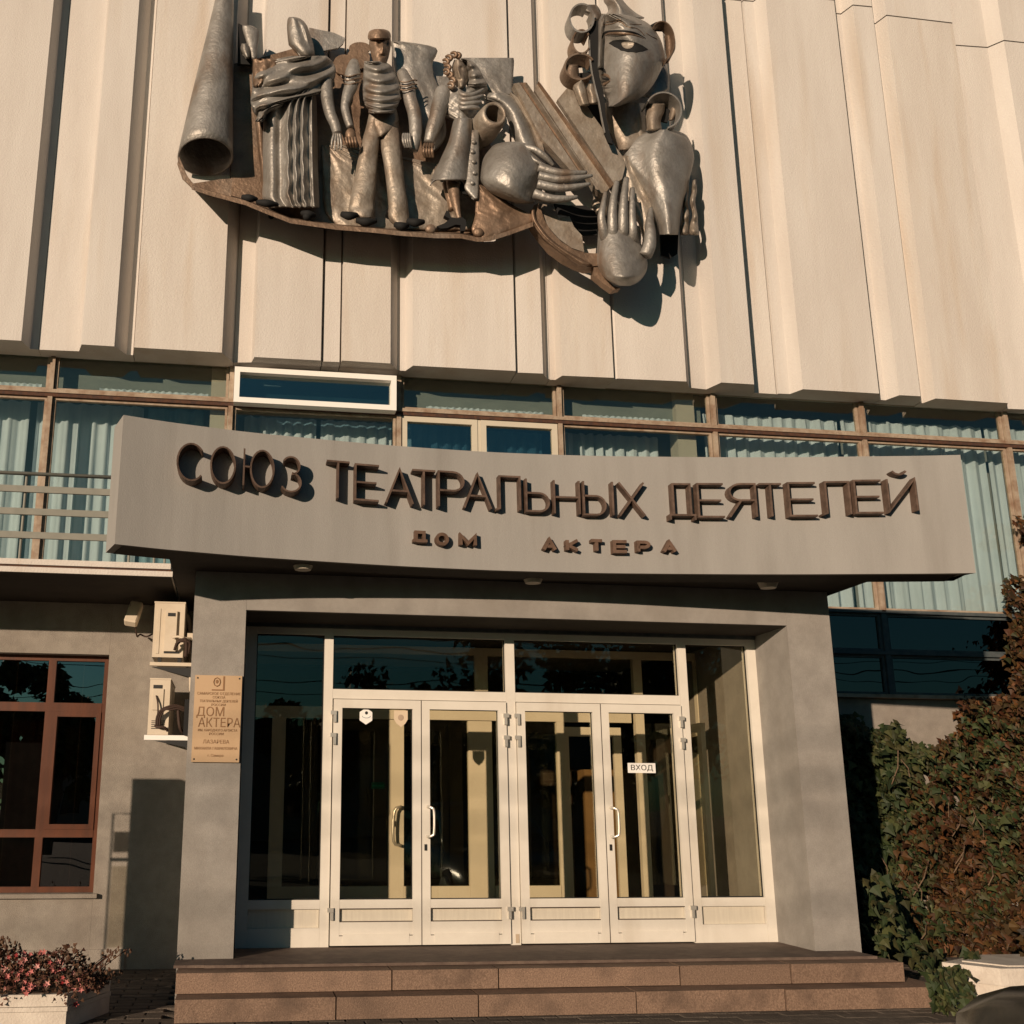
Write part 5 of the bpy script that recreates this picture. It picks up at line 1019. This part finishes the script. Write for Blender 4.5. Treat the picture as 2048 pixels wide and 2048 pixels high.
car_loft('body', [(0, .62, .30, .52, .05), (.04, .74, .22, .60, .07), (.18, .83, .20, .68, .09), (.45, .87, .19, .755, .10), (.9, .89, .19, .82, .10), (1.35, .89, .19, .875, .10), (2.2, .89, .19, .92, .08), (3.4, .89, .19, .95, .08), (4.0, .86, .2, .95, .1), (4.3, .8, .28, .85, .1)], CARP, car)
car_loft('cabin', [(1.25, .78, .80, .86, .03), (1.75, .72, .88, 1.22, .06), (2.1, .66, .9, 1.40, .08), (2.9, .66, .9, 1.44, .08), (3.6, .70, .9, 1.30, .08), (4.0, .74, .88, .97, .05)], CARG, car)
car_loft('roof', [(2.05, .60, 1.37, 1.425, .03), (2.5, .62, 1.40, 1.475, .04), (3.0, .62, 1.39, 1.47, .04), (3.5, .62, 1.30, 1.37, .03)], CARP, car)
CB_ = surface(bpy.data.objects['body']); CI = CM.to_3x3()
for sy in (-1, 1):
    bm = bmesh.new(); V_ = []
    hl = [(.05, .50), (.055, .575), (.14, .645), (.28, .675), (.42, .690), (.40, .63), (.22, .565), (.10, .50)]
    for off, dz in ((.008, 0), (-.02, 0)):
        vs = []
        for x, z in hl:
            h = CB_.ray_cast(CM @ Vector((x-.35, sy*2, z+.25)), CI @ Vector((.17, -sy, -.12)).normalized())[0] or CM @ Vector((x, sy*.8, z)); vs.append(bm.verts.new(h+CI @ Vector((-.3, sy, .2))*off))
        V_.append(vs)
    bm.faces.new(V_[0]); bm.faces.new(V_[1][::-1])
    for i in range(8): bm.faces.new((V_[0][i], V_[1][i], V_[1][(i+1) % 8], V_[0][(i+1) % 8]))
    obj('headlight', bm, LAMPG, car)
for wx_ in (.82, 3.42):
    for sy in (-1, 1):
        bm = bmesh.new(); bmesh.ops.create_cone(bm, cap_ends=True, segments=28, radius1=.31, radius2=.31, depth=.21, matrix=CM @ Matrix.Translation((wx_, sy*.80, .31)) @ Matrix.Rotation(rad(90), 4, 'X')); wh = obj('wheel', bm, TYRE, car, bevel=.02)
        bm = bmesh.new(); bmesh.ops.create_cone(bm, cap_ends=True, segments=20, radius1=.20, radius2=.19, depth=.03, matrix=CM @ Matrix.Translation((wx_, sy*.915, .31)) @ Matrix.Rotation(rad(90), 4, 'X')); obj('rim', bm, METL, wh)
bm = bmesh.new(); box(bm, -.012, .02, -.45, .45, .34, .44); bmesh.ops.transform(bm, matrix=CM, verts=bm.verts); obj('grille', bm, BLACK, car)

# ================================================================== WHAT STANDS ACROSS THE PAVEMENT (throws the shadows, shows in the glass)
kx, ky = -2.70, 8.05
ks = empty('advert_pillar', (kx, ky, H0), 'plain street information board that throws its shadow beside the left pillar', 'notice board')
zt_k = W((304, 1563), YL).z+SM*(YL-ky)
xa = W((276, 1700), YL).x-SK*(YL-ky); xb = W((372, 1700), YL).x-SK*(YL-ky)
bm = bmesh.new(); box(bm, xa, xb, ky, ky+.12, H0+.02, zt_k); obj('board', bm, FRAMD, ks, bevel=.01); bx('foot', xa-.03, xb+.03, ky-.1, ky+.22, H0, H0+.019, DARKM, ks)
zt_f = W((232, 1627), YL).z+SM*(YL-ky)
xf = W((222, 1700), YL).x-SK*(YL-ky)
fr_ = empty('poster_frame', (xf, ky, H0), 'thin poster frame standing against the street information board', 'poster frame')
bm = bmesh.new(); tube(bm, [(xf, ky, H0), (xf, ky, zt_f), (xa-.01, ky, zt_f)], .009, 6); obj('frame', bm, DARKM, fr_)
bx('poster', xf+.02, xa-.012, ky, ky+.004, zt_f-.34, zt_f-.16, GL_WN, fr_); bx('poster_bar', xf+.01, xa-.012, ky, ky+.008, zt_f-.42, zt_f-.39, DARKM, fr_)
bx('poster_bar', xf+.02, xa-.012, ky-.0, ky+.004, zt_f-1.15, zt_f-.46, glass('poster_film', (.82, .80, .74), (.5, .5, .5), .02, .2), fr_)
def far_house(x0, x1, y, zt, label):
    t = empty('house', ((x0+x1)/2, y, H0), label, 'house'); bx('wall', x0, x1, y-8, y, H0, zt, HOUSE, t); bx('roof', x0-.3, x1+.3, y-8.3, y+.3, zt+.002, zt+.35, RUSTD, t)
    k = x0+1.2
    while k < x1-1.2:
        for z in range(0, int((zt-H0-1)/3.0)+1): bx('window', k, k+1.1, y+.001, y+.05, H0+1+3*z, H0+2.4+3*z, CARG, t)
        k += 2.6
far_house(-9.5, 4, -34, 3.6, 'low house across the street facing the theatre entrance')
far_house(5.5, 22, -40, 5.2, 'taller house across the street opposite the right of the porch')
def tree(x, y, h, r, label, seed):
    rt = random.Random(seed); t = empty('tree', (x, y, H0), label, 'tree', 'street trees opposite the theatre'); bm = bmesh.new()
    tube(bm, [(x, y, H0), (x+.1, y, H0+h*.35), (x-.05, y+.1, H0+h*.6)], [.24, .18, .1], 10)
    for k in range(7):
        a = rt.random()*6.28; tube(bm, [(x, y, H0+h*(.35+.05*k*.5)), (x+r*.4*math.cos(a), y+r*.4*sin(a), H0+h*.6), (x+r*.75*math.cos(a), y+r*.75*sin(a), H0+h*.75)], [.09, .06, .03], 7)
    obj('trunk', bm, BARK, t); pts = []
    cl = [(x+rt.gauss(0, r*.45), y+rt.gauss(0, r*.45), H0+h*.68+rt.gauss(0, r*.42), r*rt.uniform(.22, .42)) for k in range(26)]
    for cx_, cy_, cz_, cr_ in cl:
        for k in range(230): v_ = Vector((rt.gauss(0, 1), rt.gauss(0, 1), rt.gauss(0, 1))).normalized()*cr_*rt.random()**.4; pts.append(Vector((cx_, cy_, cz_))+v_)
    leaf_mesh('crown', pts, .22, TREEL, t, .3, rt)
tree(7.5, -14, 6.6, 2.9, 'broad dark street tree opposite the door leaves', 1); tree(13.5, -15, 7.6, 3.2, 'tall street tree opposite the right pillar', 2); tree(3.0, -19, 5.0, 1.9, 'small street tree left of the broad one', 4)
tree(-5.6, -14, 5.0, 1.9, 'low street tree opposite the brown window', 5); tree(-8.6, -15, 5.3, 1.9, 'lowest street tree, left of all the others', 6)

wr = empty('overhead_wires', (0, -13, 5), 'thin overhead power wires strung across the street in front of the theatre', 'wires')
for k, (z, r_) in enumerate(((3.35, .012), (3.7, .015), (4.35, .012), (4.6, .018), (4.9, .012))):
    bm = bmesh.new(); tube(bm, [(-60, -13+k*.2, z+.5), (-20, -13+k*.2, z), (10, -13+k*.2, z-.15), (50, -13+k*.2, z+.4)], r_, 5); obj('wire', bm, BLACK, wr)
